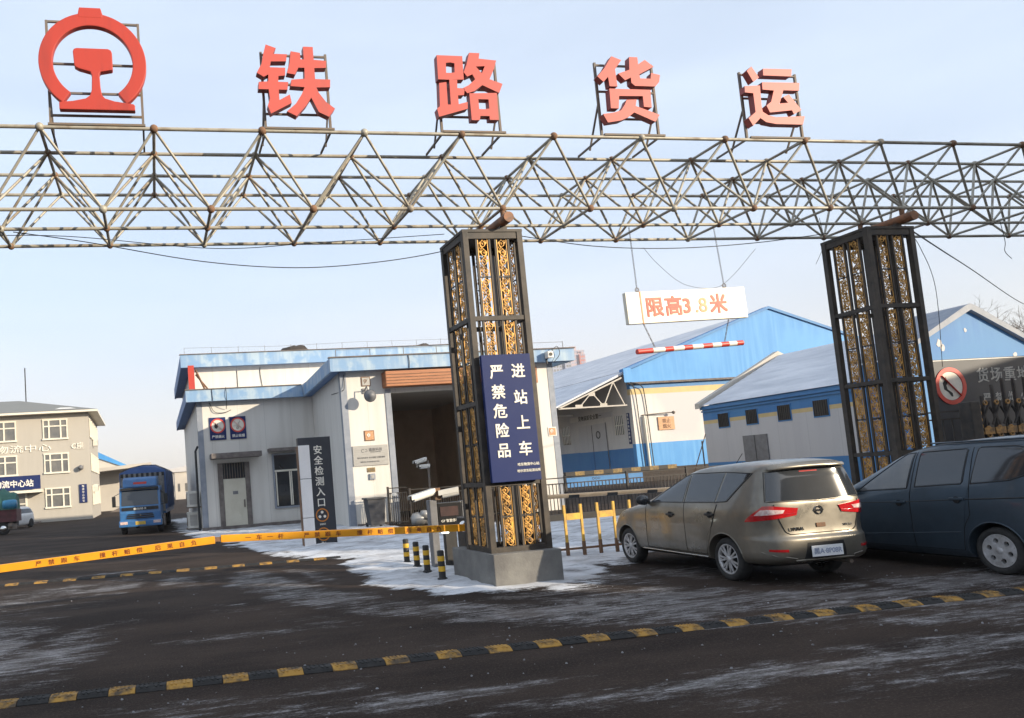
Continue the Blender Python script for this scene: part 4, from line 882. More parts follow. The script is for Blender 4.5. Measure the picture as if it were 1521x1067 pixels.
for z0, z1, y0, lab in ((1.05, 1.72, 33.7, 'upper air conditioner on the white building side wall past the cream door'), (.12, .80, 34.2, 'air conditioner near the ground on the white building side wall')):
    t = thing('air_conditioner', lab, 'air conditioner', (1.55, y0+.4, z0), group='air conditioners on the side wall')
    cs = obj('casing', MB().box(1.26, 1.76, y0, y0+.85, z0, z1), 'ac', t, bevel=.015); obj('fan_grille', MB().ring((y0+.36, (z0+z1)/2), .05, .25, 1.243, 1.258, 24, 'yz'), 'frame_iron', cs); obj('bracket', MB().bar((1.2, y0+.1, z0-.03), (1.861, y0+.1, z0-.03), .04).bar((1.2, y0+.7, z0-.03), (1.861, y0+.7, z0-.03), .04), 'frame_iron', t)
    obj('end_panel', MB().box(1.36, 1.68, y0-.008, y0-.001, z0+.1, z1-.1), 'silver_plaque', t)
o = obj('drain_pipe', MB().tube([(1.72, 33.4, .0), (1.72, 33.4, 3.4), (1.83, 33.5, 3.6)], .05, 10), 'wire'); tag(o, 'black drain pipe on the corner behind the air conditioners', 'pipe')

# ------------------------------------------------------------------ blue warehouses on the right
w1 = thing('blue_warehouse', 'sunlit blue gabled warehouse with whitewashed wall behind the height limit sign', 'warehouse', (46, 60, 0))
XL, XR, XM, YF, YB = 33.9, 58.6, 46.25, 50.0, 125.0
obj('gable_wall', MB().prism([(XL-.02, 7.02), (XR, 7.02), (XR, 8.05), (XM, 12.25), (XL-.02, 8.05)], YF, YF+.4), 'ware_blue', w1)
for z0, z1, mt in ((6.70, 7.02, 'ware_blue_deep'), (6.28, 6.70, 'ware_yellow'), (2.72, 6.28, 'ware_white'), (.5, 2.72, 'ware_blue')):
    obj('wall_band', MB().box(XL, XR, YF+.02, YF+.4, z0, z1), mt, w1)
obj('ledge', MB().box(XL-.25, XR+.1, YF-.22, YF-.002, 7.02, 7.16), 'slab', w1)
obj('parapet', MB().prism([(XL-.35, 7.98), (XL-.35, 8.18), (XM, 12.45), (XR+.35, 8.18), (XR+.35, 7.98), (XM, 12.25)], YF-.12, YF+.55), 'ware_blue_deep', w1)
obj('parapet_end', MB().box(XL-.5, XL+.12, YF-.18, YF-.125, 7.18, 8.2), 'ware_blue', w1)
for z0, z1, mt in ((6.2, 8.0, 'ware_white'), (2.45, 6.2, 'ware_white'), (.5, 2.45, 'ware_blue_deep')):
    obj('side_wall', MB().box(XL+.003, XL+.3, YF+.402, YB, z0, z1), mt, w1)
obj('side_wall', MB().box(XR-.3, XR-.003, YF+.402, YB, .5, 8.0), 'ware_white', w1)
rf = MB(); rf.add([(XL-.3, YF+.56, 8.05), (XM, YF+.56, 12.3), (XM, YB, 12.3), (XL-.3, YB, 8.05), (XL-.3, YF+.56, 7.85), (XM, YF+.56, 12.1), (XM, YB, 12.1), (XL-.3, YB, 7.85)], [(0, 1, 2, 3), (4, 7, 6, 5), (0, 4, 5, 1), (1, 5, 6, 2), (2, 6, 7, 3), (3, 7, 4, 0)])
rf.add([(XR+.3, YF+.56, 8.05), (XM+.01, YF+.56, 12.3), (XM+.01, YB, 12.3), (XR+.3, YB, 8.05)], [(0, 3, 2, 1)])
obj('roof', rf, 'roof_snow', w1)
cr = MB(); cr.add([(28.0, YF+.1, 5.72), (XL-.34, YF+.1, 7.98), (XL-.34, YB, 7.98), (28.0, YB, 5.72), (28.0, YF+.1, 5.60), (XL-.34, YF+.1, 7.82), (XL-.34, YB, 7.82), (28.0, YB, 5.60)], [(0, 1, 2, 3), (4, 7, 6, 5), (0, 4, 5, 1), (1, 5, 6, 2), (2, 6, 7, 3), (3, 7, 4, 0)])
obj('canopy_roof', cr, 'roof_snow', w1)
ctm = MB(); A, B, T = Vector((28.1, YF, 5.55)), Vector((33.5, YF, 5.55)), Vector((33.3, YF, 7.55))
ctm.bar(A, B, .10).bar(A+Vector((0, 0, .02)), T, .10)
pts = [A.lerp(B, f) for f in (.30, .66, .97)]; tps = [A.lerp(T, f) for f in (.22, .52, .86)]
for a, b in ((pts[0], tps[1]), (tps[1], pts[1]), (pts[1], tps[2]), (tps[2], pts[2])): ctm.bar(a, b, .07)
for a in (pts[0], pts[1]): ctm.box(a.x-.28, a.x+.28, YF-.03, YF+.03, a.z-.02, a.z+.22)
ctm.box(tps[1].x-.25, tps[1].x+.25, YF-.03, YF+.03, tps[1].z-.25, tps[1].z)
obj('canopy_truss', ctm, 'pale_wall', w1)
for k in range(1, 6):
    y = YF+k*8; t2 = MB(); t2.bar((28.1, y, 5.55), (33.85, y, 5.55), .12).bar((28.1, y, 5.57), (33.5, y, 7.7), .12).bar((30, y, 5.55), (30.5, y, 6.4), .09).bar((30.5, y, 6.4), (32, y, 5.55), .09); obj('canopy_truss', t2, 'white_paint', w1)
od = obj('sliding_door', MB().box(XL-.06, XL-.003, 53.5, 57.4, .93, 4.55), 'ware_panel', w1)
obj('door_base', MB().box(XL-.075, XL-.062, 53.5, 57.4, .93, 2.42), 'ware_blue_deep', od)
obj('door_seam', MB().box(XL-.075, XL-.062, 55.4, 55.45, .93, 4.5).box(XL-.075, XL-.062, 53.46, 53.5, .93, 4.6), 'black', od)
obj('door_emblem', MB().ring((54.6, 3.7), .22, .30, XL-.08, XL-.062, 20, 'yz'), 'black', od)
for y0, y1, z0, z1 in ((51.2, 52.3, 3.5, 4.9), (58.8, 60.0, 3.2, 4.7)):
    w = obj('window', MB().box(XL-.02, XL-.001, y0, y1, z0, z1), 'glass', w1)
    bm_ = MB()
    for i in range(6): bm_.box(XL-.045, XL-.022, y0+i*(y1-y0)/5-.02, y0+i*(y1-y0)/5+.02, z0, z1)
    bm_.box(XL-.05, XL-.046, y0, y1, (z0+z1)/2-.03, (z0+z1)/2+.03); obj('bars', bm_, 'pvc', w)
t = thing('door_lettering_board', 'dark lettered strip over the shaded sliding door under the warehouse canopy', 'sign', (33.8, 55, 5)); obj('board', MB().box(XL-.05, XL-.004, 52.6, 58.6, 4.95, 5.35), 'ware_white', t); obj('lettering', MB().text('货物装卸安全第一', (XL-.051, 55.6, 5.15), .42, .004, .02, x=(0, -1, 0)), 'black', t)
t = thing('blue_strip_sign', 'narrow navy vertical sign at the corner of the shaded warehouse wall', 'sign', (33.8, 50.6, 3)); obj('board', MB().box(XL-.06, XL-.004, 50.42, 50.72, 2.75, 5.0), 'navy', t)
tb = MB()
for i, c in enumerate('铁路货场仓库重地'): tb.text(c, (XL-.061, 50.57, 4.84-.265*i), .2, .004, .015, x=(0, -1, 0))
obj('lettering', tb, 'white_paint', t)
t = thing('orange_warning_board', 'weathered orange warning board under a small lamp arm on the whitewashed warehouse wall', 'sign', (36.4, 49.9, 4.2)); obj('board', MB().box(35.85, 37.15, 49.94, 50.016, 3.60, 4.55), 'notice_orange', t); obj('lettering', MB().text('禁止', (36.5, 49.939, 4.25), .34, .004, .02).text('烟火', (36.5, 49.939, 3.86), .34, .004, .02), 'rust', t)
obj('lamp_arm', MB().tube([(34.6, 49.96, 4.75), (36.9, 49.7, 4.82)], .04, 8).ball((36.95, 49.65, 4.8), .12, 10, 6), 'frame_iron', t)
dp_ = MB()
for x, pts in ((34.2, [(33.6, 49.7, 7.1), (34.15, 49.85, 6.6), (34.3, 49.9, 4), (34.4, 49.9, 1)]), (34.6, [(33.8, 49.7, 7.15), (34.6, 49.75, 6.9), (34.95, 49.9, 6), (35.1, 49.9, 1)])): dp_.tube(catmull(pts, 6), .035, 6)
o = obj('wall_cables', dp_, 'wire'); tag(o, 'two black cables falling down the corner of the whitewashed warehouse wall', 'cable')
o = obj('drain_pipe', MB().tube([(34.75, 49.88, .9), (34.7, 49.88, 4.7)], .09, 10), 'pvc'); tag(o, 'pale downpipe at the corner of the whitewashed warehouse wall', 'pipe')
kb = thing('platform_kerb', 'yellow and black striped kerb along the edge of the warehouse loading platform', 'kerb', (31, 49.1, .9))
for i in range(12): obj('kerb_block', MB().box(27.6+i*.72, 27.6+i*.72+.715, 48.98, 49.30, .80, 1.08), 'kerb_yellow' if i % 2 else 'black', kb)

w2 = thing('long_store', 'long grey white store with barred square openings and a frosted roof behind the second column', 'warehouse', (44, 42, 0))
X2, Y2, Y3, E2, R2X, R2Z = 27.36, 25.65, 34.55, 4.10, 32.05, 6.52
for z0, z1, mt in ((.0, 1.24, 'ware_blue_deep'), (1.24, 3.18, 'ware_panel'), (3.18, 3.36, 'ware_yellow'), (3.36, E2, 'ware_blue_deep')):
    obj('side_wall', MB().box(X2, X2+.3, Y2, Y3, z0, z1), mt, w2)
obj('eave_moulding', MB().box(X2-.08, X2-.003, Y2, Y3, 3.78, 3.86).box(X2-.14, X2-.003, Y2, Y3, 3.91, 4.08), 'ware_blue_deep', w2)
obj('gable_wall', MB().prism([(X2+.302, 0), (36.7, 0), (36.7, E2), (R2X, R2Z-.1), (X2+.302, E2)], Y2+.01, Y2+.3), 'ware_blue_deep', w2); obj('gable_wall', MB().prism([(X2+.302, 0), (36.7, 0), (36.7, E2), (R2X, R2Z-.1), (X2+.302, E2)], Y3-.3, Y3-.01), 'ware_blue_deep', w2)
rf = MB(); n = 26; rows = []
for j in range(n+1):
    f = j/n; rows.append([(lerp(X2-.22, R2X, f), y, lerp(E2+.02, R2Z, f)+.018*(j % 2)) for y in (Y2-.2, Y3-.3)])
rf.grid(rows, False); rf.add([(R2X, Y2-.2, R2Z), (36.9, Y2-.2, E2), (36.9, Y3, E2), (R2X, Y3, R2Z)], [(0, 1, 2, 3)])
obj('roof', rf, 'roof_snow', w2)
obj('gable_coping', MB().prism([(X2-.32, E2-.12), (X2-.32, E2+.15), (R2X, R2Z+.22), (37, E2+.15), (37, E2-.12), (R2X, R2Z-.02)], Y3-.22, Y3+.10), 'pale_wall', w2)
for ya, yb in ((33.50, 32.72), (31.66, 30.90), (29.76, 28.98), (27.84, 27.03)):
    w = obj('window', MB().box(X2-.02, X2-.002, yb, ya, 2.89, 3.66), 'ware_blue_deep', w2); obj('opening', MB().box(X2-.03, X2-.021, yb+.05, ya-.05, 2.95, 3.61), 'black_gloss', w)
    bm_ = MB()
    for i in range(7): bm_.box(X2-.055, X2-.035, lerp(yb+.07, ya-.07, i/6)-.013, lerp(yb+.07, ya-.07, i/6)+.013, 2.95, 3.61)
    obj('bars', bm_, 'wire', w)
d = obj('door', MB().box(X2-.05, X2-.002, 30.5, 31.97, .02, 2.42), 'grey_box', w2); obj('door_seam', MB().box(X2-.06, X2-.051, 31.22, 31.25, .02, 2.42), 'black', d)
t = thing('iron_stand_pipe', 'thin leaning iron rod with a stay beside the wall of the long store', 'rod', (26.4, 33.5, 0)); obj('rod', MB().tube([(26.35, 33.55, 0), (26.35, 33.55, 2.35)], .032, 8), 'frame_iron', t); obj('stay', MB().tube([(25.0, 33.0, .2), (26.95, 34.0, 2.67)], .022, 8), 'rust', t)

w3 = thing('blue_gable_shed', 'flaking deep blue gabled shed behind the black goods yard board', 'warehouse', (28, 22, 0))
obj('gable_wall', MB().prism([(25.1, 0), (31.0, 0), (31.0, 4.46), (28.0, 6.04), (25.1, 4.62)], 21.6, 21.85), 'ware_blue_deep', w3)
obj('roof', MB().prism([(24.75, 4.52), (24.75, 4.66), (27.8, 6.20), (28.0, 6.26), (28.2, 6.20), (31.35, 4.46), (31.35, 4.32), (28.0, 6.05)], 21.45, 23.4), 'trim_grey', w3)
obj('side_wall', MB().box(25.1, 25.3, 21.852, 23.4, 0, 4.5), 'ware_blue_deep', w3); obj('side_wall', MB().box(30.8, 31.0, 21.852, 23.4, 0, 4.3), 'ware_blue_deep', w3)
random.seed(3)
for x, z, r in ((26.64, 4.94, .13), (26.75, 4.79, .10), (27.8, 5.37, .06), (29.8, 4.40, .09)):
    obj('bare_patch', MB().prism([(x+r*(.6+.6*random.random())*math.cos(a), z+r*1.3*(.6+.6*random.random())*math.sin(a)) for a in [i*.7 for i in range(9)]], 21.592, 21.597), 'ware_panel', w3)
t = thing('far_shed', 'pale gabled shed far behind the warehouse canopy roof', 'shed', (68, 112, 0)); obj('wall', MB().prism([(60, 0), (76, 0), (76, 13.2), (67.8, 16.2), (60, 13.2)], 140, 150), 'pale_wall', t); obj('roof', MB().prism([(59, 13.2), (59, 13.6), (67.8, 16.9), (77, 13.6), (77, 13.2), (67.8, 16.4)], 139.5, 150.5), 'ware_white', t)

# ------------------------------------------------------------------ goods yard board, railing and retractable gate on the right
gb = thing('goods_yard_board', 'black board with white characters and a round no fire sign beside the second column', 'sign', (20.9, 16, 1.5))
obj('board', MB().box(19.30, 22.42, 15.98, 16.04, 1.55, 3.70), 'pylon_dark', gb)
bd = MB()
for z in (3.665,): bd.box(19.33, 22.38, 15.972, 15.979, z, z+.018)
bd.box(22.37, 22.385, 15.972, 15.979, 2.6, 3.665)
obj('border', bd, 'white_paint', gb)
cx, cz = 19.86, 3.02
ds = obj('disc', MB().lathe([(.0001, 15.968), (.36, 15.968), (.36, 15.979)], (cx, 0, cz), 'y', 36, False), 'forbid_white', gb)
obj('red_ring', MB().ring((cx, cz), .37, .475, 15.955, 15.978, 40).bar((cx-.27, 15.958, cz+.27), (cx+.27, 15.958, cz-.27), .075, .01), 'forbid_red', ds)
obj('pictogram', MB().prism([(cx-.10, cz-.16), (cx-.22, cz-.08), (cx-.24, cz+.08), (cx-.17, cz+.16), (cx-.13, cz+.24), (cx-.08, cz+.10), (cx-.14, cz+.02), (cx-.12, cz-.08), (cx+.02, cz-.18), (cx+.03, cz-.27), (cx-.02, cz-.27)], 15.9635, 15.967), 'black', ds)
tb = MB()
for i, c in enumerate('货场重地'): tb.text(c, (20.92+.43*i, 15.979, 3.25), .40, .004, .012)
for i, c in enumerate('严禁烟火'): tb.text(c, (20.96+.40*i, 15.979, 2.66), .28, .004, .012)
obj('lettering', tb, 'grey_letter', gb)
obj('leg', MB().box(19.6, 19.7, 16.045, 16.12, 0, 3.6), 'frame_iron', gb); obj('leg', MB().box(22.0, 22.1, 16.045, 16.12, 0, 3.6), 'frame_iron', gb)
iron_fence('yard_railing', 'dark iron railing in front of the black goods yard board', 17.9, 19.6, 15.35, 2.35, .27, 'iron')
rg = thing('retractable_gate', 'tall dark folding lattice gate with gilded bands at the right edge', 'gate', (21, 15.2, 0))
for i in range(7):
    x = 19.42+.34*i; g_ = 'gold' if i in (0,) else 'iron'
    tp = 2.35+.75*math.sin(min(1, i/3)*1.35)
    obj('upright', MB().bar((x-.06, 15.2, .08), (x+.02, 15.22, tp), .045).bar((x+.10, 15.2, .08), (x-.02, 15.18, tp-.05), .045), 'iron', rg)
    lat = MB()
    for z in (.35, .95, 1.62, 2.25):
        lat.bar((x-.17, 15.16, z-.28), (x+.17, 15.16, z+.28), .036); lat.bar((x-.17, 15.24, z+.28), (x+.17, 15.24, z-.28), .036)
    obj('lattice', lat, 'iron', rg)
    orn = MB()
    for z in ([.5+.16*k for k in range(13)] if i == 0 else (1.72, 1.88, 2.5)): orn.ring((x+(.12 if i == 0 else 0), z), .035, .062, 15.12, 15.15, 12)
    if i: orn.box(x-.15, x+.15, 15.11, 15.13, 1.74, 1.90)
    obj('gilded_band', orn, 'old_gilt', rg)
    obj('gate_wheel', MB().lathe([(.06, -.02), (.06, .02)], (x, 15.2, .06), 'x', 12), 'black', rg)
obj('motor_head', MB().box(19.2, 19.5, 15.05, 15.35, .1, 2.55), 'iron', rg, bevel=.03)

# ------------------------------------------------------------------ grey office block far left
OX, OY, OA = -5.2, 66.0, rad(1.0)
of = thing('office_block', 'beige three storey office block with white framed windows and a blue entrance sign', 'building', (OX, OY, 0), OA)
def L_(s): return -s      # distance to the left of the corner
obj('wall', MB().box(-26, 0, 0, 13, -.3, 8.75), 'office_wall', of, local=True)
obj('roof', MB().add([(-26.8, -.8, 8.9), (.8, -.8, 8.9), (.8, 13.8, 8.9), (-26.8, 13.8, 8.9), (-6.2, 6.2, 10.7), (-20, 6.2, 10.7)], [(0, 1, 4, 5), (1, 2, 4), (2, 3, 5, 4), (3, 0, 5), (0, 3, 2, 1)]), 'roof_grey', of, local=True)
obj('eave', MB().box(-26.8, .8, -.8, 13.8, 8.73, 8.89), 'pvc', of, local=True)
obj('roof_frost', MB().add([(-2.6, -.2, 9.09), (-.9, -.2, 9.09), (-1.4, .5, 9.27), (-2.2, .5, 9.29)], [(0, 1, 2, 3)]), 'white_paint', of, local=True)
obj('antenna', MB().tube([(-5.6, 6, 10.4), (-5.6, 6, 13.6)], .05, 6), 'wire', of, local=True)
def off_window(s0, s1, z0, z1, mull):
    w = obj('window', MB().box(-s1, -s0, -.03, -.002, z0, z1), 'glass_pale', of, local=True)
    f = MB().box(-s1-.12, -s0+.12, -.10, -.031, z1, z1+.12).box(-s1-.15, -s0+.15, -.14, -.031, z0-.14, z0).box(-s1-.10, -s1, -.09, -.031, z0, z1).box(-s0, -s0+.10, -.09, -.031, z0, z1)
    zt = lerp(z0, z1, .68); f.box(-s1, -s0, -.085, -.032, zt-.05, zt+.05)
    for m in mull: x = -lerp(s1, s0, m); f.box(x-.06, x+.06, -.088, -.032, z0, z1)
    obj('window_frame', f, 'pvc', w, local=True)
for z0, z1 in ((6.75, 8.2), (4.0, 5.42), (1.2, 2.62)):
    off_window(1.75, 3.5, z0, z1, (.22, .74)); off_window(11.5, 13.2, z0, z1, (.3, .7))
    if z0 > 2: off_window(5.75, 7.05, z0, z1, (.36,))
for z0, z1 in ((6.8, 8.2), (4.0, 5.3), (1.2, 2.6)):
    for k in range(5):
        y0 = .8+k*2.4
        w = obj('window', MB().box(.002, .03, y0, y0+1.3, z0, z1), 'glass_pale', of, local=True); obj('window_frame', MB().box(.031, .09, y0-.1, y0+.0, z0-.1, z1+.1).box(.031, .09, y0+1.3, y0+1.4, z0-.1, z1+.1).box(.031, .088, y0, y0+1.3, z1, z1+.1).box(.031, .12, y0, y0+1.3, z0-.1, z0).box(.031, .07, y0+.55, y0+.66, z0, z1), 'pvc', w, local=True)
obj('lettering', MB().text('物流中心', (-5.15, -.03, 6.02), .66, .03, .006, sx=1.6, space=1.08).text('C座', (-.95, -.03, 6.02), .58, .03, .014), 'letter_white', of, local=True)
en = obj('entrance_canopy', MB().box(-11, -3.75, -1.1, -.002, 2.45, 2.66), 'pvc', of, local=True)
obj('entrance_door', MB().box(-7.6, -5.15, -.06, -.002, -.1, 2.4), 'glass_pale', of, local=True)
obj('door_frame', MB().box(-5.15, -5.0, -.12, -.002, -.1, 2.44).box(-6.1, -6.0, -.12, -.061, -.1, 2.44).box(-7.6, -5.15, -.10, -.061, 1.55, 1.65), 'pvc', of, local=True)
obj('step', MB().box(-8, -4, -1.6, -.15, -.3, .12), 'slab', of, local=True)
t = thing('entrance_sign', 'wide navy sign with white characters over the office block entrance', 'sign', (OX, OY, 0), OA); obj('board', MB().box(-11, -3.85, -.95, -.75, 2.72, 3.82), 'navy', t, local=True); obj('lettering', MB().text('哈尔滨东物流中心站', (-7.05, -.951, 3.22), .60, .01, .02, sx=1.0), 'letter_white', t, local=True)
t = thing('blue_door_plate', 'small navy vertical plate by the lower right corner of the office block', 'sign', (OX, OY, 0), OA); obj('board', MB().box(-.95, -.35, -.09, -.04, 1.35, 2.85), 'navy', t, local=True)
tb = MB()
for i, c in enumerate('物流中心办公'): tb.text(c, (-.65, -.091, 2.68-.235*i), .19, .005, .01)
obj('lettering', tb, 'letter_white', t, local=True)
t = thing('flood_lamp', 'small flood lamp fixed on the office block wall near its right corner', 'lamp', (OX, OY, 0), OA); obj('lamp_head', MB().lathe([(.05, -.5), (.2, -.42), (.22, -.2), (.08, -.1)], (-.75, 0, 4.2), 'y', 14), 'grey_box', t, local=True); obj('bracket', MB().bar((-.75, -.3, 4.2), (-.55, -.003, 4.35), .06), 'frame_iron', t, local=True)
for k, (y, z, lab) in enumerate(((4.2, 6.2, 'upper air conditioner on the office block side wall between the top windows'), (1.6, 2.2, 'lower air conditioner on the office block side wall near the ground floor'))):
    t = thing('air_conditioner', lab, 'air conditioner', (OX, OY, 0), OA, group='office air conditioners'); obj('casing', MB().box(.06, .45, y, y+.85, z, z+.6), 'ac', t, local=True); obj('fan_grille', MB().ring((y+.4, z+.3), .05, .22, .451, .46, 16, 'yz'), 'frame_iron', t, local=True)
cw = thing('canopy_warehouse', 'far warehouse with a pale platform canopy and a light blue gable behind the truck', 'warehouse', (-6, 92, 0))
obj('gable_wall', MB().prism([(-16, 0), (-3.3, 0), (-3.3, 4.9), (-9.5, 8.2), (-16, 5)], 92, 92.4), 'pale_wall', cw); obj('gable_trim', MB().prism([(-3.0, 4.7), (-3.0, 5.0), (-9.5, 8.5), (-9.5, 7.4)], 91.8, 91.99), 'ware_blue', cw)
obj('canopy', MB().add([(-7.5, 88, 4.35), (-.4, 88, 4.75), (-.4, 150, 4.75), (-7.5, 150, 4.35), (-7.5, 88, 4.75), (-.4, 88, 5.1), (-.4, 150, 5.1), (-7.5, 150, 4.75)], [(0, 3, 2, 1), (4, 5, 6, 7), (0, 1, 5, 4), (1, 2, 6, 5), (2, 3, 7, 6), (3, 0, 4, 7)]), 'pale_wall', cw)
for y in (90, 98, 106, 114): obj('canopy_post', MB().tube([(-1.4, y, 0), (-1.4, y, 4.7)], .14, 8), 'frame_iron', cw)
obj('back_wall', MB().box(-7.3, -4.1, 93, 149, 0, 4.3), 'brown_wall', cw)
struct(obj('yard_ramp', MB().prism([(-4.9, 0), (-.2, 0), (-.2, 1.0), (-1.3, 1.0), (-2.6, .95)], 84, 150), 'slab'))
for nm, lab, x0, x1, y, h in (('far_house', 'pale low building far down the yard right of the truck', 3.5, 9, 150, 5.2), ('far_hall', 'long pale hall at the far end of the yard behind the air conditioners', -2, 16, 210, 6.5)):
    t = thing(nm, lab, 'building', ((x0+x1)/2, y, 0)); obj('wall', MB().box(x0, x1, y, y+8, 0, h), 'pale_wall', t); obj('roof', MB().prism([(x0-.4, h), (x1+.4, h), ((x0+x1)/2, h+1.4)], y-.3, y+8.3), 'ware_panel', t)
    wn_ = MB()
    for k in range(4): wn_.box(lerp(x0, x1, (k+.4)/4), lerp(x0, x1, (k+.7)/4), y-.05, y-.01, 1.5, 3)
    obj('window_band', wn_, 'glass_pale', t)

# distant apartment towers
for nm, lab, x0, x1, zt, mt, y in (('apartment_tower', 'pale grey lilac apartment tower on the horizon, left one of the pair', 336, 353, 92, 'tower_lilac', 600), ('apartment_tower', 'brick red and pale apartment tower on the horizon, right one of the pair', 353.5, 369, 97, 'tower', 604)):
    t = thing(nm, lab, 'tower', ((x0+x1)/2, y, 0), group='far apartment towers')
    obj('block', MB().box(x0, x1, y, y+18, 0, zt), mt, t); obj('stair_core', MB().box(lerp(x0, x1, .62), x1-.5, y-2, y-.01, 0, zt-4), 'tower_red' if mt == 'tower' else 'tower_lilac', t); obj('lift_house', MB().box(lerp(x0, x1, .35), lerp(x0, x1, .7), y+4, y+12, zt+.01, zt+4), mt, t)
    wd = MB()
    for k in range(int(zt/3.2)):
        for f in (.06, .22, .38, .52, .70, .84): wd.box(lerp(x0, x1, f), lerp(x0, x1, f)+1.6, y-2.1 if f > .6 else y-.06, y-2.02 if f > .6 else y-.02, 2+k*3.2, 3.7+k*3.2)
    obj('window_rows', wd, 'tower_lilac' if mt == 'tower' else 'glass_pale', t)

# bare trees behind the blue gable shed
def bare_tree(x, y, h, seed, lab):
    rnd = random.Random(seed); t = thing('bare_tree', lab, 'tree', (x, y, 0), group='bare winter trees'); tr, tw = MB(), MB()
    def grow(p, d, l, r, k):
        q = p+d*l; (tr if k < 2 else tw).tube([p, (p+q)/2+Vector((rnd.uniform(-.05, .05)*l, 0, rnd.uniform(-.03, .03)*l)), q], r, 5 if k < 3 else 3, r*.62)
        if k >= 6: return
        for _ in range(3 if k > 0 else 5):
            nd = (d+Vector((rnd.gauss(0, .48), rnd.gauss(0, .48), rnd.gauss(.12, .28)))).normalized(); grow(p.lerp(q, rnd.uniform(.6, 1)), nd, l*rnd.uniform(.58, .8), r*.58, k+1)
    grow(Vector((x, y, 0)), Vector((0, 0, 1)), h*.34, h*.016, 0)
    obj('trunk', tr, 'twig', t); obj('crown', tw, 'twig', t)
bare_tree(63, 46, 13.2, 2, 'bare twiggy tree rising just behind the right slope of the blue gable shed')
bare_tree(69, 48.5, 13.6, 5, 'bare twiggy tree at the right edge behind the blue gable shed')

# ------------------------------------------------------------------ speed bumps
def bump_strip(name, lab, p0, p1, per, wy, hz):
    t = thing(name, lab, 'speed bump', p0); d = Vector(p1)-Vector(p0); L = d.length; rz = math.atan2(d.y, d.x); n = int(L/per)
    t.rotation_euler = (0, 0, rz); t.matrix_basis = Matrix.LocRotScale(Vector(p0), Matrix.Rotation(rz, 3, 'Z'), None)
    prof = [(-wy/2, 0), (-wy/2, .008), (-wy*.36, hz*.62), (-wy*.2, hz*.95), (wy*.2, hz*.95), (wy*.36, hz*.62), (wy/2, .008), (wy/2, 0)]
    def block(w):
        mb = MB().prism(prof, 0, w, 'yz')
        for k in range(5):
            for s in (-1, 1):
                xa = w*(.10+.16*k)
                if abs(xa-w*.45) < w*.09 and s < 0: continue
                a, b = (xa, s*.02, hz*.955), (xa+w*.12, s*wy*.30, hz*.80)
                mb.bar(a, b, .016, .012)
        mb.lathe([(.024, hz*.70), (.024, hz*.985), (.012, hz*.985), (.012, hz*.9)], (w*.48, -wy*.12, 0), 'z', 10)
        return mb
    wy_ = per*.455; m1 = obj('yellow_block', block(wy_), 'rubber_yellow', t, local=True); m2 = obj('black_block', block(per-wy_-.012), 'rubber_black', t, local=True)
    m2.location = (wy_+.006, 0, 0)
    rnd = random.Random(4)
    for i in range(1, n):
        for m, o0 in ((m1, 0), (m2, wy_+.006)):
            c = m.copy(); C.objects.link(c); c.parent = t; c.location = (i*per+o0, rnd.uniform(-.006, .006), rnd.uniform(-.004, 0))
            c.rotation_euler = (0, 0, rnd.uniform(-.012, .012))
    return t
bump_strip('speed_bump', 'yellow and black rubber speed bump running across the whole road in front of the camera', (-3.13, 7.70, 0), (15.1, 6.90, 0), .5215, .235, .042)
bump_strip('speed_bump', 'worn yellow and black speed bump on the far side behind the lowered amber boom', (-5.2, 18.48, 0), (4.2, 17.55, 0), .62, .27, .04)

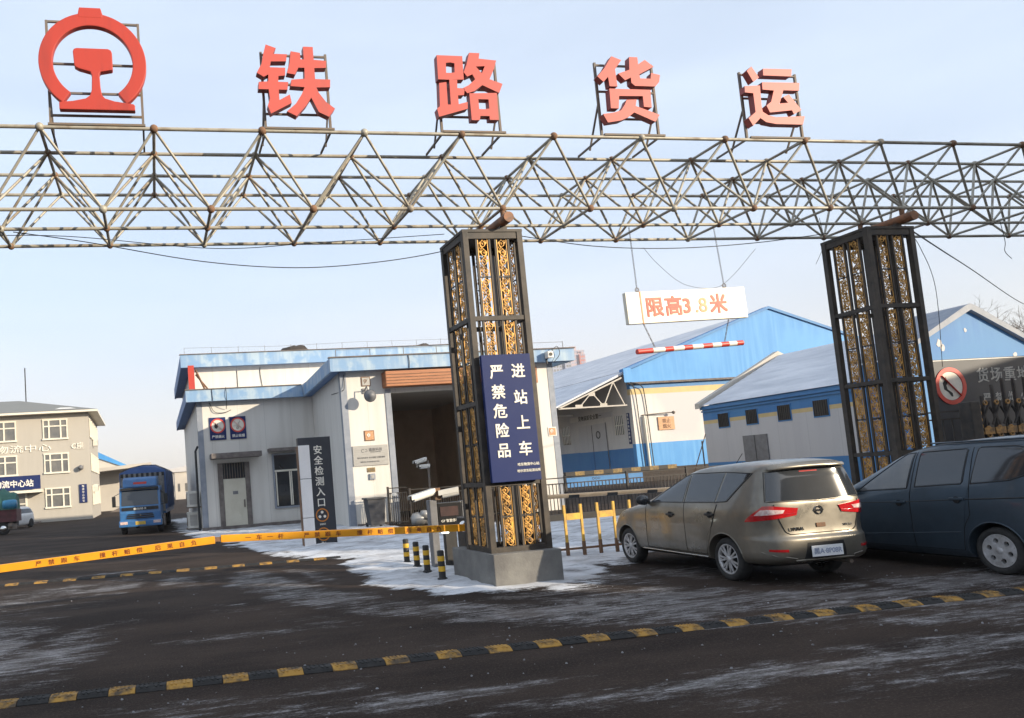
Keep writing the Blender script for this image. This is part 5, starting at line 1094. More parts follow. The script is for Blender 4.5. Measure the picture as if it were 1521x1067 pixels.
# ------------------------------------------------------------------ vehicles
def pchip(xs, ys):
    n = len(xs); h = [xs[i+1]-xs[i] for i in range(n-1)]; d = [(ys[i+1]-ys[i])/h[i] for i in range(n-1)]
    m = [d[0]]+[0 if d[i-1]*d[i] <= 0 else 2*d[i-1]*d[i]/(d[i-1]+d[i]) for i in range(1, n-1)]+[d[-1]]
    def f(x):
        x = min(max(x, xs[0]), xs[-1]); i = 0
        while i < n-2 and x > xs[i+1]: i += 1
        t = (x-xs[i])/h[i]
        return (2*t**3-3*t**2+1)*ys[i]+(t**3-2*t**2+t)*h[i]*m[i]+(-2*t**3+3*t**2)*ys[i+1]+(t**3-t**2)*h[i]*m[i+1]
    return f
class Shell:
    """car body skin stacked from rounded plan outlines: z -> half width, front, rear, corner exponent"""
    def __init__(s, tab):
        zs = [r[0] for r in tab]; s.z0, s.z1 = zs[0], zs[-1]
        s.w, s.f, s.r, s.n = (pchip(zs, [r[k] for r in tab]) for k in (1, 2, 3, 4)); s.zs = zs
    def cl(s, z): return (s.f(z)+s.r(z))/2, (s.f(z)-s.r(z))/2
    def side(s, y, z):
        c, L = s.cl(z); n = s.n(z); t = min(.9999, abs((y-c)/L)); return s.w(z)*(1-t**n)**(1/n)
    def rear(s, x, z):
        c, L = s.cl(z); n = s.n(z); t = min(.9999, abs(x/s.w(z))); return c-L*(1-t**n)**(1/n)
    def polar(s, a, z, off=0.):
        c, L = s.cl(z); n = s.n(z); r = (abs(math.cos(a)/s.w(z))**n+abs(math.sin(a)/L)**n)**(-1/n)
        return Vector(((r+off)*math.cos(a), c+(r+off)*math.sin(a), z))
    def mesh(s, nz_=64, nt=112):
        mb = MB(); zs = [s.z0+(s.z1-s.z0)*(i/nz_) for i in range(nz_+1)]
        top = s.z1; zs = [z for z in zs if z < top-.02]+[top-.02, top-.012, top-.006, top-.002, top]
        rings = []
        for z in zs:
            c, L = s.cl(z); n = s.n(z); w = s.w(z); g = []
            for j in range(nt):
                t = 2*math.pi*(j+.5)/nt; a, b = math.cos(t), math.sin(t)
                g.append((w*math.copysign(abs(a)**(2/n), a), c+L*math.copysign(abs(b)**(2/n), b), z))
            rings.append(g)
        mb.v = [Vector(p) for g in rings for p in g]
        for i in range(len(rings)-1):
            for j in range(nt): mb.f.append([i*nt+j, i*nt+(j+1) % nt, (i+1)*nt+(j+1) % nt, (i+1)*nt+j]); mb.sm.append(True); mb.mi.append(0)
        for k, rv in ((0, True), (len(rings)-1, False)):
            f = [k*nt+j for j in range(nt)]; mb.f.append(f[::-1] if rv else f); mb.sm.append(True); mb.mi.append(0)
        return mb
def polyline(ps, k):
    ps = [Vector((*p, 0)) for p in ps]; ls = [(ps[i+1]-ps[i]).length for i in range(len(ps)-1)]; T = sum(ls); out = []
    for j in range(k+1):
        d = T*j/k; i = 0
        while i < len(ls)-1 and d > ls[i]: d -= ls[i]; i += 1
        out.append(ps[i].lerp(ps[i+1], d/ls[i] if ls[i] else 0))
    return out
def patch(bot, top, fn, nu=14, nv=8, th=.006):
    """thin curved sheet between two polylines, both mapped by fn(a, z, offset)"""
    b, t = polyline(bot, nu), polyline(top, nu); mb = MB(); n = nu+1
    rows = [[fn(p.lerp(q, j/nv).x, p.lerp(q, j/nv).y, th) for p, q in zip(b, t)] for j in range(nv+1)]
    back = [[fn(p.lerp(q, j/nv).x, p.lerp(q, j/nv).y, -.004) for p, q in zip(b, t)] for j in range(nv+1)]
    mb.grid(rows); edge = lambda R: [R[0][i] for i in range(n)]+[R[j][-1] for j in range(1, nv+1)]+[R[-1][i] for i in range(n-2, -1, -1)]+[R[j][0] for j in range(nv-1, 0, -1)]
    e0, e1 = edge(rows), edge(back); m = len(e0); mb.add(e0+e1, [(i, (i+1) % m, m+(i+1) % m, m+i) for i in range(m)])
    return mb
def sfn(sh, sgn): return lambda y, z, o: Vector((sgn*(sh.side(y, z)+o), y, z))
def rfn(sh): return lambda x, z, o: Vector((x, sh.rear(x, z)-o, z))
def pfn(sh): return lambda a, z, o: sh.polar(a, z, o)
def strip(sh, pts, fn, r=.005, o=.001):
    k = max(6, int(sum((Vector(pts[i+1])-Vector(pts[i])).length for i in range(len(pts)-1))/.05))
    return MB().tube([fn(p.x, p.y, o) for p in polyline(pts, k)], r, 5)
def boolean_cut(o, cutters):
    for c in cutters:
        m = o.modifiers.new('cut', 'BOOLEAN'); m.operation = 'DIFFERENCE'; m.object = c; m.solver = 'EXACT'
    bpy.context.view_layer.update()
    me = bpy.data.meshes.new_from_object(o.evaluated_get(bpy.context.evaluated_depsgraph_get())); o.modifiers.clear()
    old = o.data; o.data = me; me.name = old.name; bpy.data.meshes.remove(old)
    for c in cutters: bpy.data.objects.remove(c)
    bm = bmesh.new(); bm.from_mesh(me)
    for e in bm.edges:
        if len(e.link_faces) == 2 and e.calc_face_angle(0) > rad(38): e.smooth = False
    bm.to_mesh(me); bm.free()
def wheel(parent, x, y, R, side, style, rim_mat='rim'):
    w = thing('wheel', '', 'wheel'); del w['label']; del w['category']
    w.parent = parent; w.location = (x, y, R); w.matrix_basis = Matrix.Translation((x, y, R))
    W = .095; rr = R*.70
    obj('tyre', MB().lathe([(rr, -W*.85), (rr+.02, -W), (R-.035, -W), (R-.008, -W*.8), (R, -W*.5), (R, W*.5), (R-.008, W*.8), (R-.035, W), (rr+.02, W), (rr, W*.85), (rr, -W*.85)], (0, 0, 0), 'x', 40, cap=False), 'tyre', w, local=True)
    s = side; rm = MB(); fx = s*W*.78
    rm.lathe([(rr*.88, fx-s*.03), (rr*.90, fx), (rr*1.0, fx+s*.012), (rr*1.01, fx-s*.01), (rr*.98, -s*W*.6)], (0, 0, 0), 'x', 40, cap=False)
    rm.lathe([(.001, fx+s*.012), (.035, fx+s*.010), (.05, fx), (.055, fx-s*.03)], (0, 0, 0), 'x', 20)
    if style == 'spoke':
        for k in range(7):
            for dl in (-.17, .17):
                a0, a1 = 2*math.pi*k/7, 2*math.pi*k/7+dl; u0 = Vector((0, math.cos(a0+dl*.5), math.sin(a0+dl*.5))); u1 = Vector((0, math.cos(a1), math.sin(a1)))
                rm.bar(u0*.04+Vector((fx-s*.004, 0, 0)), u1*rr*.92+Vector((fx-s*.004, 0, 0)), .024, .014, up=(1, 0, 0))
    else:
        vs, n, k = [], 6, 8
        for i in range(6):
            a = 2*math.pi*i/6+.26; c = (math.cos(a)*rr*.62, math.sin(a)*rr*.62); hr = rr*.155
            sec = [(math.cos(a-math.pi/6)*.04, math.sin(a-math.pi/6)*.04)]+[(math.cos(a-math.pi/6+t*math.pi/3/6)*rr*.93, math.sin(a-math.pi/6+t*math.pi/3/6)*rr*.93) for t in range(7)]+[(math.cos(a+math.pi/6)*.04, math.sin(a+math.pi/6)*.04)]
            ring_ = []
            for t in range(24):
                b = 2*math.pi*t/24+a+math.pi; ring_.append((c[0]+hr*math.cos(b), c[1]+hr*math.sin(b)))
            out = polyline(sec+[sec[0]], 24); base = len(rm.v)
            rm.add([Vector((fx+s*.004, p.x, p.y)) for p in out[:24]]+[Vector((fx+s*.004, *q)) for q in ring_]+[Vector((fx-s*.05, *q)) for q in ring_], [(t, (t+1) % 24, 24+(t+1) % 24, 24+t) for t in range(24)]+[(24+t, 24+(t+1) % 24, 48+(t+1) % 24, 48+t) for t in range(24)])
    obj('rim', rm, rim_mat, w, local=True)
    obj('brake_disc', MB().lathe([(.001, fx-s*.05), (rr*.97, fx-s*.05), (rr*.97, fx-s*.07)], (0, 0, 0), 'x', 28), 'wheel_dark', w, local=True)
    return w
def car_shell(root, sh, paint, wheels_y, R, wx):
    b = obj('body', sh.mesh(), paint, root, local=True)
    cs = []
    for y in wheels_y:
        for s in (-1, 1):
            w = sh.w(R); c = obj('cut', MB().lathe([(R+.055, s*(w-.27)), (R+.055, s*(w+.2))], (0, y, R+.005), 'x', 48, False), 'wheel_dark'); c.matrix_world = root.matrix_basis.copy(); cs.append(c)
    boolean_cut(b, cs)
    wellm = M['wheel_dark']; b.data.materials.append(wellm); wi_ = len(b.data.materials)-1
    for p in b.data.polygons:
        c = p.center
        for y in wheels_y:
            if math.hypot(c.y-y, c.z-R-.005) < R+.05 and (abs(c.x) < sh.w(R)*.98 or abs(p.normal.x) < .3) and c.z < R*2+.1 and abs(c.x) < sh.w(R)-.006: p.material_index = wi_
    lip = MB()
    for y in wheels_y:
        for s in (-1, 1):
            pts = []
            for k in range(25):
                a = rad(-8+196*k/24); yy, z = y+(R+.058)*math.cos(a), R+.005+(R+.058)*math.sin(a)
                if z > sh.z0+.01: pts.append((s*(sh.side(yy, z)+.002), yy, z))
            lip.tube(pts, .009, 5)
    obj('arch_lip', lip, paint, b, local=True)
    obj('underbody', MB().box(-sh.w(R)*.70, sh.w(R)*.70, sh.r(.4)+.42, sh.f(.4)-.25, sh.z0-.05, sh.z0+.05), 'wheel_dark', root, local=True)
    for y in wheels_y:
        obj('axle', MB().tube([(-wx, y, R), (wx, y, R)], .04, 8), 'wheel_dark', root, local=True)
    return b

# --- champagne hatchback MPV
SR = .30
sv = thing('silver_mpv', 'champagne silver family car seen from behind, parked nose toward the yellow fence boom', 'car', (7.83+.71*math.cos(rad(4.24)), 9.64-.71*math.sin(rad(4.24)), 0), -rad(4.24))
S1 = Shell([(.265, .72, 3.10, -.70, 7), (.29, .765, 3.18, -.80, 7), (.36, .80, 3.26, -.875, 7), (.50, .812, 3.28, -.90, 6.5), (.60, .812, 3.27, -.895, 6.5), (.64, .81, 3.24, -.865, 6.5), (.74, .812, 3.16, -.85, 6.5), (.86, .808, 2.98, -.845, 7), (.96, .80, 2.60, -.84, 7.5), (1.05, .782, 2.14, -.835, 7.5), (1.12, .765, 1.92, -.82, 7.5), (1.25, .725, 1.60, -.79, 7.5), (1.40, .675, 1.24, -.755, 7.5), (1.49, .642, 1.00, -.735, 7.5), (1.545, .605, .82, -.76, 7.5), (1.585, .545, .58, -.72, 6), (1.615, .44, .25, -.55, 4), (1.632, .30, -.05, -.35, 3.5), (1.638, .14, -.1, -.2, 3)])
bd = car_shell(sv, S1, 'champagne', (0, 2.58), SR, .66)
for y in (0, 2.58):
    for s in (-1, 1): wheel(sv, s*.685, y, SR, s, 'spoke')
for s in (-1, 1):
    F = sfn(S1, s)
    d1 = obj('door', patch([(1.93, .345), (.875, .345)], [(1.90, 1.035), (.875, 1.05)], F, 16, 14, .004), 'champagne', sv, local=True)
    d2 = obj('door', patch([(.86, .345), (.40, .345)], [(.86, 1.05), (.10, 1.06)], F, 16, 14, .004), 'champagne', sv, local=True)
    for d, y, z in ((d1, 1.22, .885), (d2, .25, .915)):
        c = F(y, z, .012); obj('handle', MB().box(c.x-.016, c.x+.016, y-.10, y+.09, z-.017, z+.017), 'mirror_black', d, local=True, bevel=.008)
        obj('handle_recess', MB().ring((y-.01, z), .001, .048, c.x-.010, c.x-.004, 16, 'yz'), 'wheel_dark', d, local=True)
    for pts in ([(1.94, .34), (1.93, .7), (1.91, 1.04)], [(.868, .34), (.868, 1.06), (.80, 1.47)], [(.40, .345), (.34, .62), (.20, .78), (.09, 1.06)], [(1.94, .34), (.40, .34)]):
        obj('door_gap', strip(S1, pts, F, .0045), 'wheel_dark', bd, local=True)
    obj('front_window', patch([(1.76, 1.075), (.905, 1.085)], [(1.62, 1.14), (1.22, 1.33), (.94, 1.455), (.83, 1.478)], F, 20, 8, .004), 'glass', sv, local=True)
    obj('rear_window', patch([(.835, 1.088), (.145, 1.098)], [(.765, 1.487), (.02, 1.495)], F, 14, 8, .004), 'glass', sv, local=True)
    obj('quarter_window', patch([(.11, 1.10), (-.10, 1.115)], [(-.02, 1.495), (-.50, 1.475)], F, 12, 8, .004), 'glass', sv, local=True)
    obj('window_seal', strip(S1, [(1.78, 1.066), (.9, 1.076), (.1, 1.09), (-.12, 1.105), (-.53, 1.48), (.0, 1.507), (.80, 1.497), (.93, 1.467), (1.22, 1.345), (1.64, 1.15), (1.78, 1.066)], F, .0075), 'mirror_black', bd, local=True)
    obj('sill_strip', strip(S1, [(2.15, .30), (.42, .30)], F, .007, .002), 'chrome' if s < 0 else 'mirror_black', bd, local=True)
    mx_ = s*(S1.side(1.80, 1.05)+.11)
    mi_ = obj('mirror', MB().ball((mx_, 1.86, 1.10), .11, 14, 9), 'mirror_black', sv, local=True)
    for v in mi_.data.vertices: v.co = Vector((mx_+(v.co.x-mx_)*1.0, 1.86+(v.co.y-1.86)*.62, 1.10+(v.co.z-1.10)*.72))
    obj('mirror_stalk', MB().bar((s*.76, 1.84, 1.055), (mx_, 1.86, 1.07), .05), 'mirror_black', mi_, local=True)
    obj('mirror_glass', MB().lathe([(.001, 1.785), (.075, 1.785), (.08, 1.80)], (mx_, 0, 1.10), 'y', 16), 'glass', mi_, local=True)
    # tail lamp wraps round the rear corner
    def ang(x, y, z): c, L = S1.cl(z); return math.atan2(y-c, x)
    P = pfn(S1)
    aS, aM, aR = ang(s*.80, -.67, .95), ang(s*.745, -.80, .95), ang(s*.31, -.845, .95)
    if s > 0: aS, aM, aR = [a for a in (aS, aM, aR)]
    else: aS, aM, aR = [a if a < 0 else a-2*math.pi for a in (aS, aM, aR)]
    lamp = obj('tail_lamp', patch([(aS, .835), (aM, .85), (aR, .91)], [(aS, 1.045), (aM, 1.045), (aR, 1.0)], P, 26, 8, .012), 'red_lens', sv, local=True)
    aS2, aR2 = lerp(aS, aM, .35), lerp(aM, aR, .55)
    obj('clear_section', patch([(aS2, .925), (aM, .925), (aR2, .945)], [(aS2, .995), (aM, 1.0), (aR2, .985)], P, 18, 5, .0165), 'clear_lens', lamp, local=True)
    obj('lamp_divider', MB().tube([P(lerp(aS, aR, t), .918+.02*t, .0155) for t in [i/16 for i in range(17)]], .004, 5), 'red_lens', lamp, local=True)
    R_ = rfn(S1)
    obj('rear_reflector', patch([(s*.52, .445), (s*.70, .455)], [(s*.52, .48), (s*.70, .485)], R_, 8, 3, .006), 'red_lens', sv, local=True)
    obj('bumper_crease', MB().tube([R_(s*x, z, .001) for x, z in ((.40, .35), (.52, .375), (.66, .40), (.74, .44))], .010, 6), 'champagne', bd, local=True)
R_ = rfn(S1)
rg_ = obj('rear_window_glass', patch([(-.665, 1.11), (0, 1.085), (.665, 1.11)], [(-.575, 1.475), (0, 1.492), (.575, 1.475)], R_, 20, 10, .005), 'glass', sv, local=True)
obj('rear_seal', MB().tube([R_(p.x, p.y, .003) for p in polyline([(-.675, 1.10), (0, 1.075), (.675, 1.10), (.585, 1.483), (0, 1.50), (-.585, 1.483)], 60)], .007, 5, closed=True), 'mirror_black', rg_, local=True)
hg = MB().tube([R_(p.x, p.y, .001) for p in polyline([(-.60, 1.06), (-.56, .86), (-.50, .70), (-.44, .665), (.44, .665), (.50, .70), (.56, .86), (.60, 1.06)], 60)], .006, 5)
obj('hatch_gap', hg, 'wheel_dark', bd, local=True)
sp = MB(); rows = []
for k in range(3):
    rows.append([Vector((x, S1.rear(x*.98, 1.535)-(.0, .075, .065)[k]*(1-(abs(x)/.62)**4), (1.575, 1.55, 1.525)[k]-.02*(abs(x)/.6)**2)) for x in [(-.56+1.12*i/20) for i in range(21)]])
sp.grid(rows); obj('spoiler', sp, 'champagne', sv, local=True)
obj('brake_light', patch([(-.13, 1.462), (.13, 1.462)], [(-.13, 1.478), (.13, 1.478)], R_, 6, 2, .009), 'red_lens', sv, local=True)
rc = obj('plate_recess', patch([(-.30, .345), (.30, .345)], [(-.255, .55), (.255, .55)], R_, 12, 6, .003), 'mirror_black', sv, local=True)
yp_ = S1.rear(0, .45)
pl_ = obj('number_plate', MB().box(-.22, .22, yp_-.024, yp_-.012, .365, .505), 'plate_glare', sv, local=True, bevel=.003); obj('lettering', MB().text('黑A·8P08R', (0, yp_-.0242, .437), .088, .003, .012, sx=1.0), 'plate_text', pl_, local=True)
obj('plate_lip', MB().tube([R_(x, .325-.0*abs(x), .012) for x in [(-.42+.84*i/20) for i in range(21)]], .014, 6), 'champagne', bd, local=True)
obj('hatch_handle', MB().box(-.065, .065, S1.rear(0, .75)-.012, S1.rear(0, .75)+.01, .735, .79), 'rust', sv, local=True, bevel=.006)
yb_ = S1.rear(0, .95); em_ = MB().ring((0, .955), .045, .058, yb_-.016, yb_+.01, 24).box(-.062, .062, yb_-.018, yb_+.01, .944, .966)
obj('badge', em_, 'chrome', sv, local=True)
obj('lettering', MB().text('LIVINA', (-.35, S1.rear(-.35, .735)-.008, .735), .062, .006, .012), 'chrome', sv, local=True); obj('lettering', MB().text('XV 1.6', (.38, S1.rear(.38, .745)-.008, .745), .04, .006, .012), 'chrome', sv, local=True)
obj('windscreen', MB().grid([[Vector((x, S1.cl(z)[0]+S1.cl(z)[1]*(1-min(.999, abs(x)/S1.w(z))**S1.n(z))**(1/S1.n(z))+.005, z)) for x in [(-.88+1.76*i/16)*S1.w(z) for i in range(17)]] for z in [1.10+.38*j/8 for j in range(9)]]), 'glass', sv, local=True)
obj('aerial', MB().tube([(-.1, .55, 1.58), (-.1, .36, 1.75)], .005, 5), 'black', sv, local=True)
obj('exhaust', MB().tube([(.42, -.80, .25), (.42, -.2, .26)], .028, 10), 'frame_iron', sv, local=True)

# --- slate blue minivan
VA = -rad(2)
vn = thing('blue_minivan', 'slate blue minivan parked beside the silver car, its side to the camera', 'car', (10.40+.79*math.cos(VA), 8.05+.79*math.sin(VA)*1.0, 0), VA)
S2 = Shell([(.19, .76, 3.25, -.80, 7), (.26, .81, 3.36, -.90, 7), (.42, .835, 3.46, -.95, 7), (.62, .845, 3.46, -.96, 7), (.80, .845, 3.36, -.95, 7), (.90, .84, 3.15, -.95, 7), (1.00, .825, 2.72, -.945, 7), (1.08, .81, 2.38, -.94, 7), (1.20, .785, 2.10, -.93, 7), (1.40, .735, 1.70, -.91, 7), (1.55, .69, 1.40, -.89, 7), (1.635, .645, 1.16, -.87, 6), (1.685, .57, .92, -.84, 5), (1.72, .44, .55, -.74, 4), (1.737, .28, .2, -.5, 3.5), (1.742, .12, -.05, -.25, 3)])
bv = car_shell(vn, S2, 'van_blue', (0, 2.72), SR, .70)
for y in (0, 2.72):
    for s in (-1, 1): wheel(vn, s*.715, y, SR, s, 'hole')
for s in (-1, 1):
    F = sfn(S2, s)
    d1 = obj('door', patch([(2.10, .28), (1.11, .28)], [(2.10, 1.0), (1.11, 1.04)], F, 12, 12, .004), 'van_blue', vn, local=True)
    d2 = obj('door', patch([(1.095, .28), (.42, .28)], [(1.095, 1.04), (.28, 1.10)], F, 12, 12, .004), 'van_blue', vn, local=True)
    for d, y, z in ((d1, 1.26, .90), (d2, .42, .955)):
        c = F(y, z, .012); obj('handle', MB().box(c.x-.014, c.x+.014, y-.10, y+.10, z-.015, z+.018), 'van_blue', d, local=True, bevel=.007)
        obj('handle_recess', MB().ring((y, z-.012), .001, .045, c.x-.010, c.x-.005, 16, 'yz'), 'wheel_dark', d, local=True)
    for pts in ([(2.11, .28), (2.12, 1.0)], [(1.103, .28), (1.103, 1.05), (1.03, 1.60)], [(.42, .28), (.36, .60), (.27, .75), (.27, 1.12), (.24, 1.62)], [(2.11, .28), (.42, .28)]):
        obj('door_gap', strip(S2, pts, F, .0045), 'wheel_dark', bv, local=True)
    obj('side_crease', strip(S2, [(2.6, .855), (1.2, .905), (.3, .95), (-.6, .985)], F, .008, .0), 'mirror_black', bv, local=True)
    obj('lower_crease', strip(S2, [(2.2, .40), (.42, .52)], F, .006, .002), 'van_blue', bv, local=True)
    obj('front_window', patch([(1.94, 1.065), (1.165, 1.105)], [(1.80, 1.16), (1.36, 1.46), (1.20, 1.555), (1.09, 1.575)], F, 20, 8, .004), 'glass_pale' if s < 0 else 'glass', vn, local=True)
    obj('rear_window', patch([(1.02, 1.125), (.375, 1.165)], [(.965, 1.575), (.32, 1.595)], F, 14, 8, .004), 'glass', vn, local=True)
    obj('cargo_window', patch([(.235, 1.165), (-.24, 1.205), (-.40, 1.26)], [(.185, 1.605), (-.30, 1.60), (-.45, 1.56)], F, 16, 8, .004), 'glass', vn, local=True)
    for pts in ([(1.97, 1.05), (1.15, 1.092), (1.065, 1.585), (1.21, 1.572), (1.37, 1.475), (1.82, 1.17), (1.97, 1.05)], [(1.035, 1.112), (.36, 1.152), (.305, 1.607), (.975, 1.587), (1.035, 1.112)], [(.25, 1.15), (-.24, 1.19), (-.42, 1.25), (-.47, 1.57), (-.30, 1.612), (.17, 1.617), (.25, 1.15)]):
        obj('window_seal', strip(S2, pts, F, .0075), 'mirror_black', bv, local=True)
    mx_ = s*(S2.side(2.0, 1.08)+.13)
    mi_ = obj('mirror', MB().ball((mx_, 2.08, 1.12), .12, 14, 9), 'mirror_black', vn, local=True)
    for v in mi_.data.vertices: v.co = Vector((v.co.x, 2.08+(v.co.y-2.08)*.6, 1.12+(v.co.z-1.12)*.75))
    obj('mirror_stalk', MB().bar((s*.79, 2.05, 1.06), (mx_, 2.08, 1.08), .05), 'mirror_black', mi_, local=True)
    obj('roof_rail', MB().tube([(s*(S2.side(y, 1.66)-.03), y, 1.70) for y in (1.0, .6, .1, -.4, -.7)], .014, 6), 'van_blue', vn, local=True)
    obj('tail_lamp', patch([(-.86, .95), (-.945, .95)], [(-.84, 1.45), (-.91, 1.45)], F, 4, 8, .01), 'red_lens', vn, local=True)
obj('steering_wheel', MB().tube([(-.38+.19*math.cos(a), 1.52, 1.02+.19*math.sin(a)) for a in [i*math.pi/10 for i in range(20)]], .016, 6, closed=True), 'black', vn, local=True)
obj('rear_window_glass', patch([(-.62, 1.14), (.62, 1.14)], [(-.56, 1.56), (.56, 1.56)], rfn(S2), 12, 8, .005), 'glass', vn, local=True)
obj('windscreen', MB().grid([[Vector((x, S2.cl(z)[0]+S2.cl(z)[1]*(1-min(.999, abs(x)/S2.w(z))**S2.n(z))**(1/S2.n(z))+.005, z)) for x in [(-.9+1.8*i/16)*S2.w(z) for i in range(17)]] for z in [1.12+.45*j/8 for j in range(9)]]), 'glass', vn, local=True)
obj('indicator', patch([(2.62, .80), (2.50, .80)], [(2.62, .84), (2.50, .84)], sfn(S2, -1), 4, 2, .006), 'bollard_yellow', vn, local=True)

# --- blue lorry in the yard
TA = -rad(4.2)
lo = thing('blue_lorry', 'dusty blue lorry with a high tarpaulin covered load driving out past the white building', 'truck', (-.75, 35.4, 0), TA)
CW = .90
cabp = [(0.0, .42), (-.03, .55), (-.03, .95), (.02, 1.22), (.20, 1.98), (.30, 2.08), (1.55, 2.10), (1.60, .62), (.95, .60), (.92, .42)]
cb = obj('cab', MB().prism(cabp, -CW, CW, 'yz'), 'truck_blue', lo, local=True, bevel=.05)
wsn = [(-CW*.90, .033, 1.27), (CW*.90, .033, 1.27), (CW*.86, .168, 1.93), (-CW*.86, .168, 1.93)]
obj('windscreen', MB().add(wsn+[(x, y-.02, z) for x, y, z in wsn], [(0, 1, 2, 3), (7, 6, 5, 4), (0, 4, 5, 1), (1, 5, 6, 2), (2, 6, 7, 3), (3, 7, 4, 0)]), 'glass', cb, local=True)
obj('sun_visor', MB().box(-CW*.92, CW*.92, .02, .16, 1.95, 2.06), 'mirror_black', cb, local=True)
obj('grille', MB().box(-.55, .55, -.075, -.055, .86, .90).box(-.58, .58, -.075, -.055, .78, .83).box(-.6, .6, -.075, -.055, .70, .75), 'mirror_black', cb, local=True)
obj('black_band', MB().box(-.80, .80, -.052, -.030, 1.06, 1.20), 'mirror_black', cb, local=True)
obj('lettering', MB().text('解放轻卡', (0, -.053, 1.12), .11, .004, .01, sx=1.3), 'white_paint', cb, local=True); obj('badge', MB().ring((0, .84), .02, .045, -.09, -.076, 3, 'xz', 90, 450), 'chrome', cb, local=True)
bp_ = obj('bumper', MB().box(-.94, .94, -.12, .30, .34, .62), 'truck_blue', lo, local=True, bevel=.04)
obj('number_plate', MB().box(-.22, .22, -.135, -.122, .42, .57), 'plate_yellow', bp_, local=True)
for s in (-1, 1):
    obj('headlamp', MB().box(s*.72-.16, s*.72+.16, -.134, -.122, .46, .58), 'clear_lens', bp_, local=True, bevel=.005)
    m_ = obj('mirror', MB().box(s*1.13-.08, s*1.13+.08, .02, .10, 1.25, 1.72), 'mirror_black', lo, local=True, bevel=.02); obj('mirror_arm', MB().bar((s*.88, .2, 1.85), (s*1.13, .06, 1.72), .03).bar((s*.88, .1, 1.25), (s*1.13, .06, 1.28), .03), 'mirror_black', m_, local=True)
    obj('door', MB().box(s*CW-.004 if s > 0 else -CW-.008, s*CW+.008 if s > 0 else -CW+.004, .42, 1.45, .66, 1.98), 'truck_blue', cb, local=True); obj('side_window', MB().box(s*(CW+.009)-.004, s*(CW+.009)+.004, .50, 1.38, 1.30, 1.90), 'glass', cb, local=True)
    for y in (.75, 6.6): obj('wheel', MB().lathe([(.12, -.12), (.36, -.12), (.40, -.08), (.40, .08), (.36, .12), (.12, .12)], (s*.80, y, .40), 'x', 26), 'tyre', lo, local=True)
af = obj('wind_deflector', MB().prism([(.28, 2.085), (.42, 2.42), (.60, 2.52), (1.5, 2.55), (1.5, 2.085)], -CW*.84, CW*.84, 'yz'), 'truck_blue', lo, local=True, bevel=.06)
obj('deflector_stripe', MB().box(-.28, .30, .33, .352, 2.20, 2.30), 'forbid_red', af, local=True).rotation_euler = (0, 0, 0)
hbx = obj('headboard', MB().box(-1.0, 1.0, 1.70, 1.80, .9, 2.72), 'cargo_grey', lo, local=True)
cl_ = MB()
for k in range(9): cl_.box(-.98+.235*k, -.86+.235*k, 1.66, 1.695, 2.55, 2.72)
obj('headboard_slats', cl_, 'wire', hbx, local=True)
obj('cargo_bed', MB().box(-1.02, 1.02, 1.81, 8.6, .80, 1.35), 'truck_blue', lo, local=True)
obj('chassis', MB().box(-.5, .5, .5, 8.4, .45, .78), 'wheel_dark', lo, local=True)
tp = MB(); rows = []
for j in range(13):
    y = 1.85+j*.56; rows.append([Vector((x, y, z+.05*nz(x*2, y*1.5, 4)+.05*math.sin(j*2.1))) for x, z in ((-1.06, 1.1), (-1.07, 1.9), (-1.05, 2.75), (-.6, 2.95), (0, 3.05), (.6, 2.98), (1.06, 2.8), (1.08, 1.9), (1.07, 1.0))])
tp.grid(rows); tp.add(rows[0], [tuple(range(9))]); tp.add(rows[-1], [tuple(range(9))]); obj('tarpaulin', tp, 'tarp_blue', lo, local=True)
obj('tarpaulin_top', MB().grid([[Vector((v.x, v.y, v.z+.02)) for v in g[2:7]] for g in rows[1:]]), 'tarp_snow', lo, local=True)
rp = MB()
for j in range(1, 12, 2): rp.tube([v+Vector((math.copysign(.015, v.x), 0, .03)) for v in rows[j]], .012, 5)
obj('rope', rp, 'wire', lo, local=True)

# --- maroon cargo tricycle with barrel, and white car, at the left edge
tri = thing('cargo_tricycle', 'maroon cargo tricycle loaded under a green tarpaulin, cut by the left edge', 'tricycle', (-8.7, 47, 0))
obj('cargo_bed', MB().box(-10.4, -7.80, 46.4, 48.0, .72, 1.40).box(-10.42, -7.78, 46.37, 46.39, 1.02, 1.08).box(-10.42, -7.78, 46.37, 46.39, 1.3, 1.36), 'maroon', tri)
obj('chassis', MB().box(-10.2, -7.9, 46.8, 47.7, .45, .71), 'black', tri)
for x in (-8.55, -10.0): 
    w = obj('wheel', MB().lathe([(.20, -.08), (.32, -.08), (.35, 0), (.32, .08), (.20, .08)], (x, 46.6, .35), 'y', 22), 'tyre', tri); obj('rim', MB().lathe([(.001, 46.50), (.17, 46.52), (.2, 46.54)], (x, 0, .35), 'y', 14), 'chrome', w)
obj('engine', MB().ball((-8.15, 46.6, .5), .2, 10, 6).box(-8.3, -7.85, 46.5, 46.8, .3, .6), 'frame_iron', tri)
gt = thing('green_tarpaulin', 'crumpled green tarpaulin over the load on the maroon tricycle', 'tarpaulin', (-9, 47, 1.4)); mb = MB(); rows = []
for j in range(15):
    x = -10.45+j*.185; rows.append([Vector((x, 47.2+.85*math.cos(a)*(1+.15*nz(x*2, a, 3)), 1.41+max(0, math.sin(a))*(1.1-.35*max(0, x+8.6))*(1+.22*nz(x*1.7, a*1.3, 8)))) for a in [math.pi*k/12 for k in range(13)]])
mb.grid(rows); mb.add(rows[0], [tuple(range(13))]); mb.add(rows[-1], [tuple(range(13))]); obj('cover', mb, 'tarp_green', gt); obj('tie_rope', MB().tube([v+Vector((0, -.02, .03)) for v in rows[9]], .015, 5), 'wire', gt)
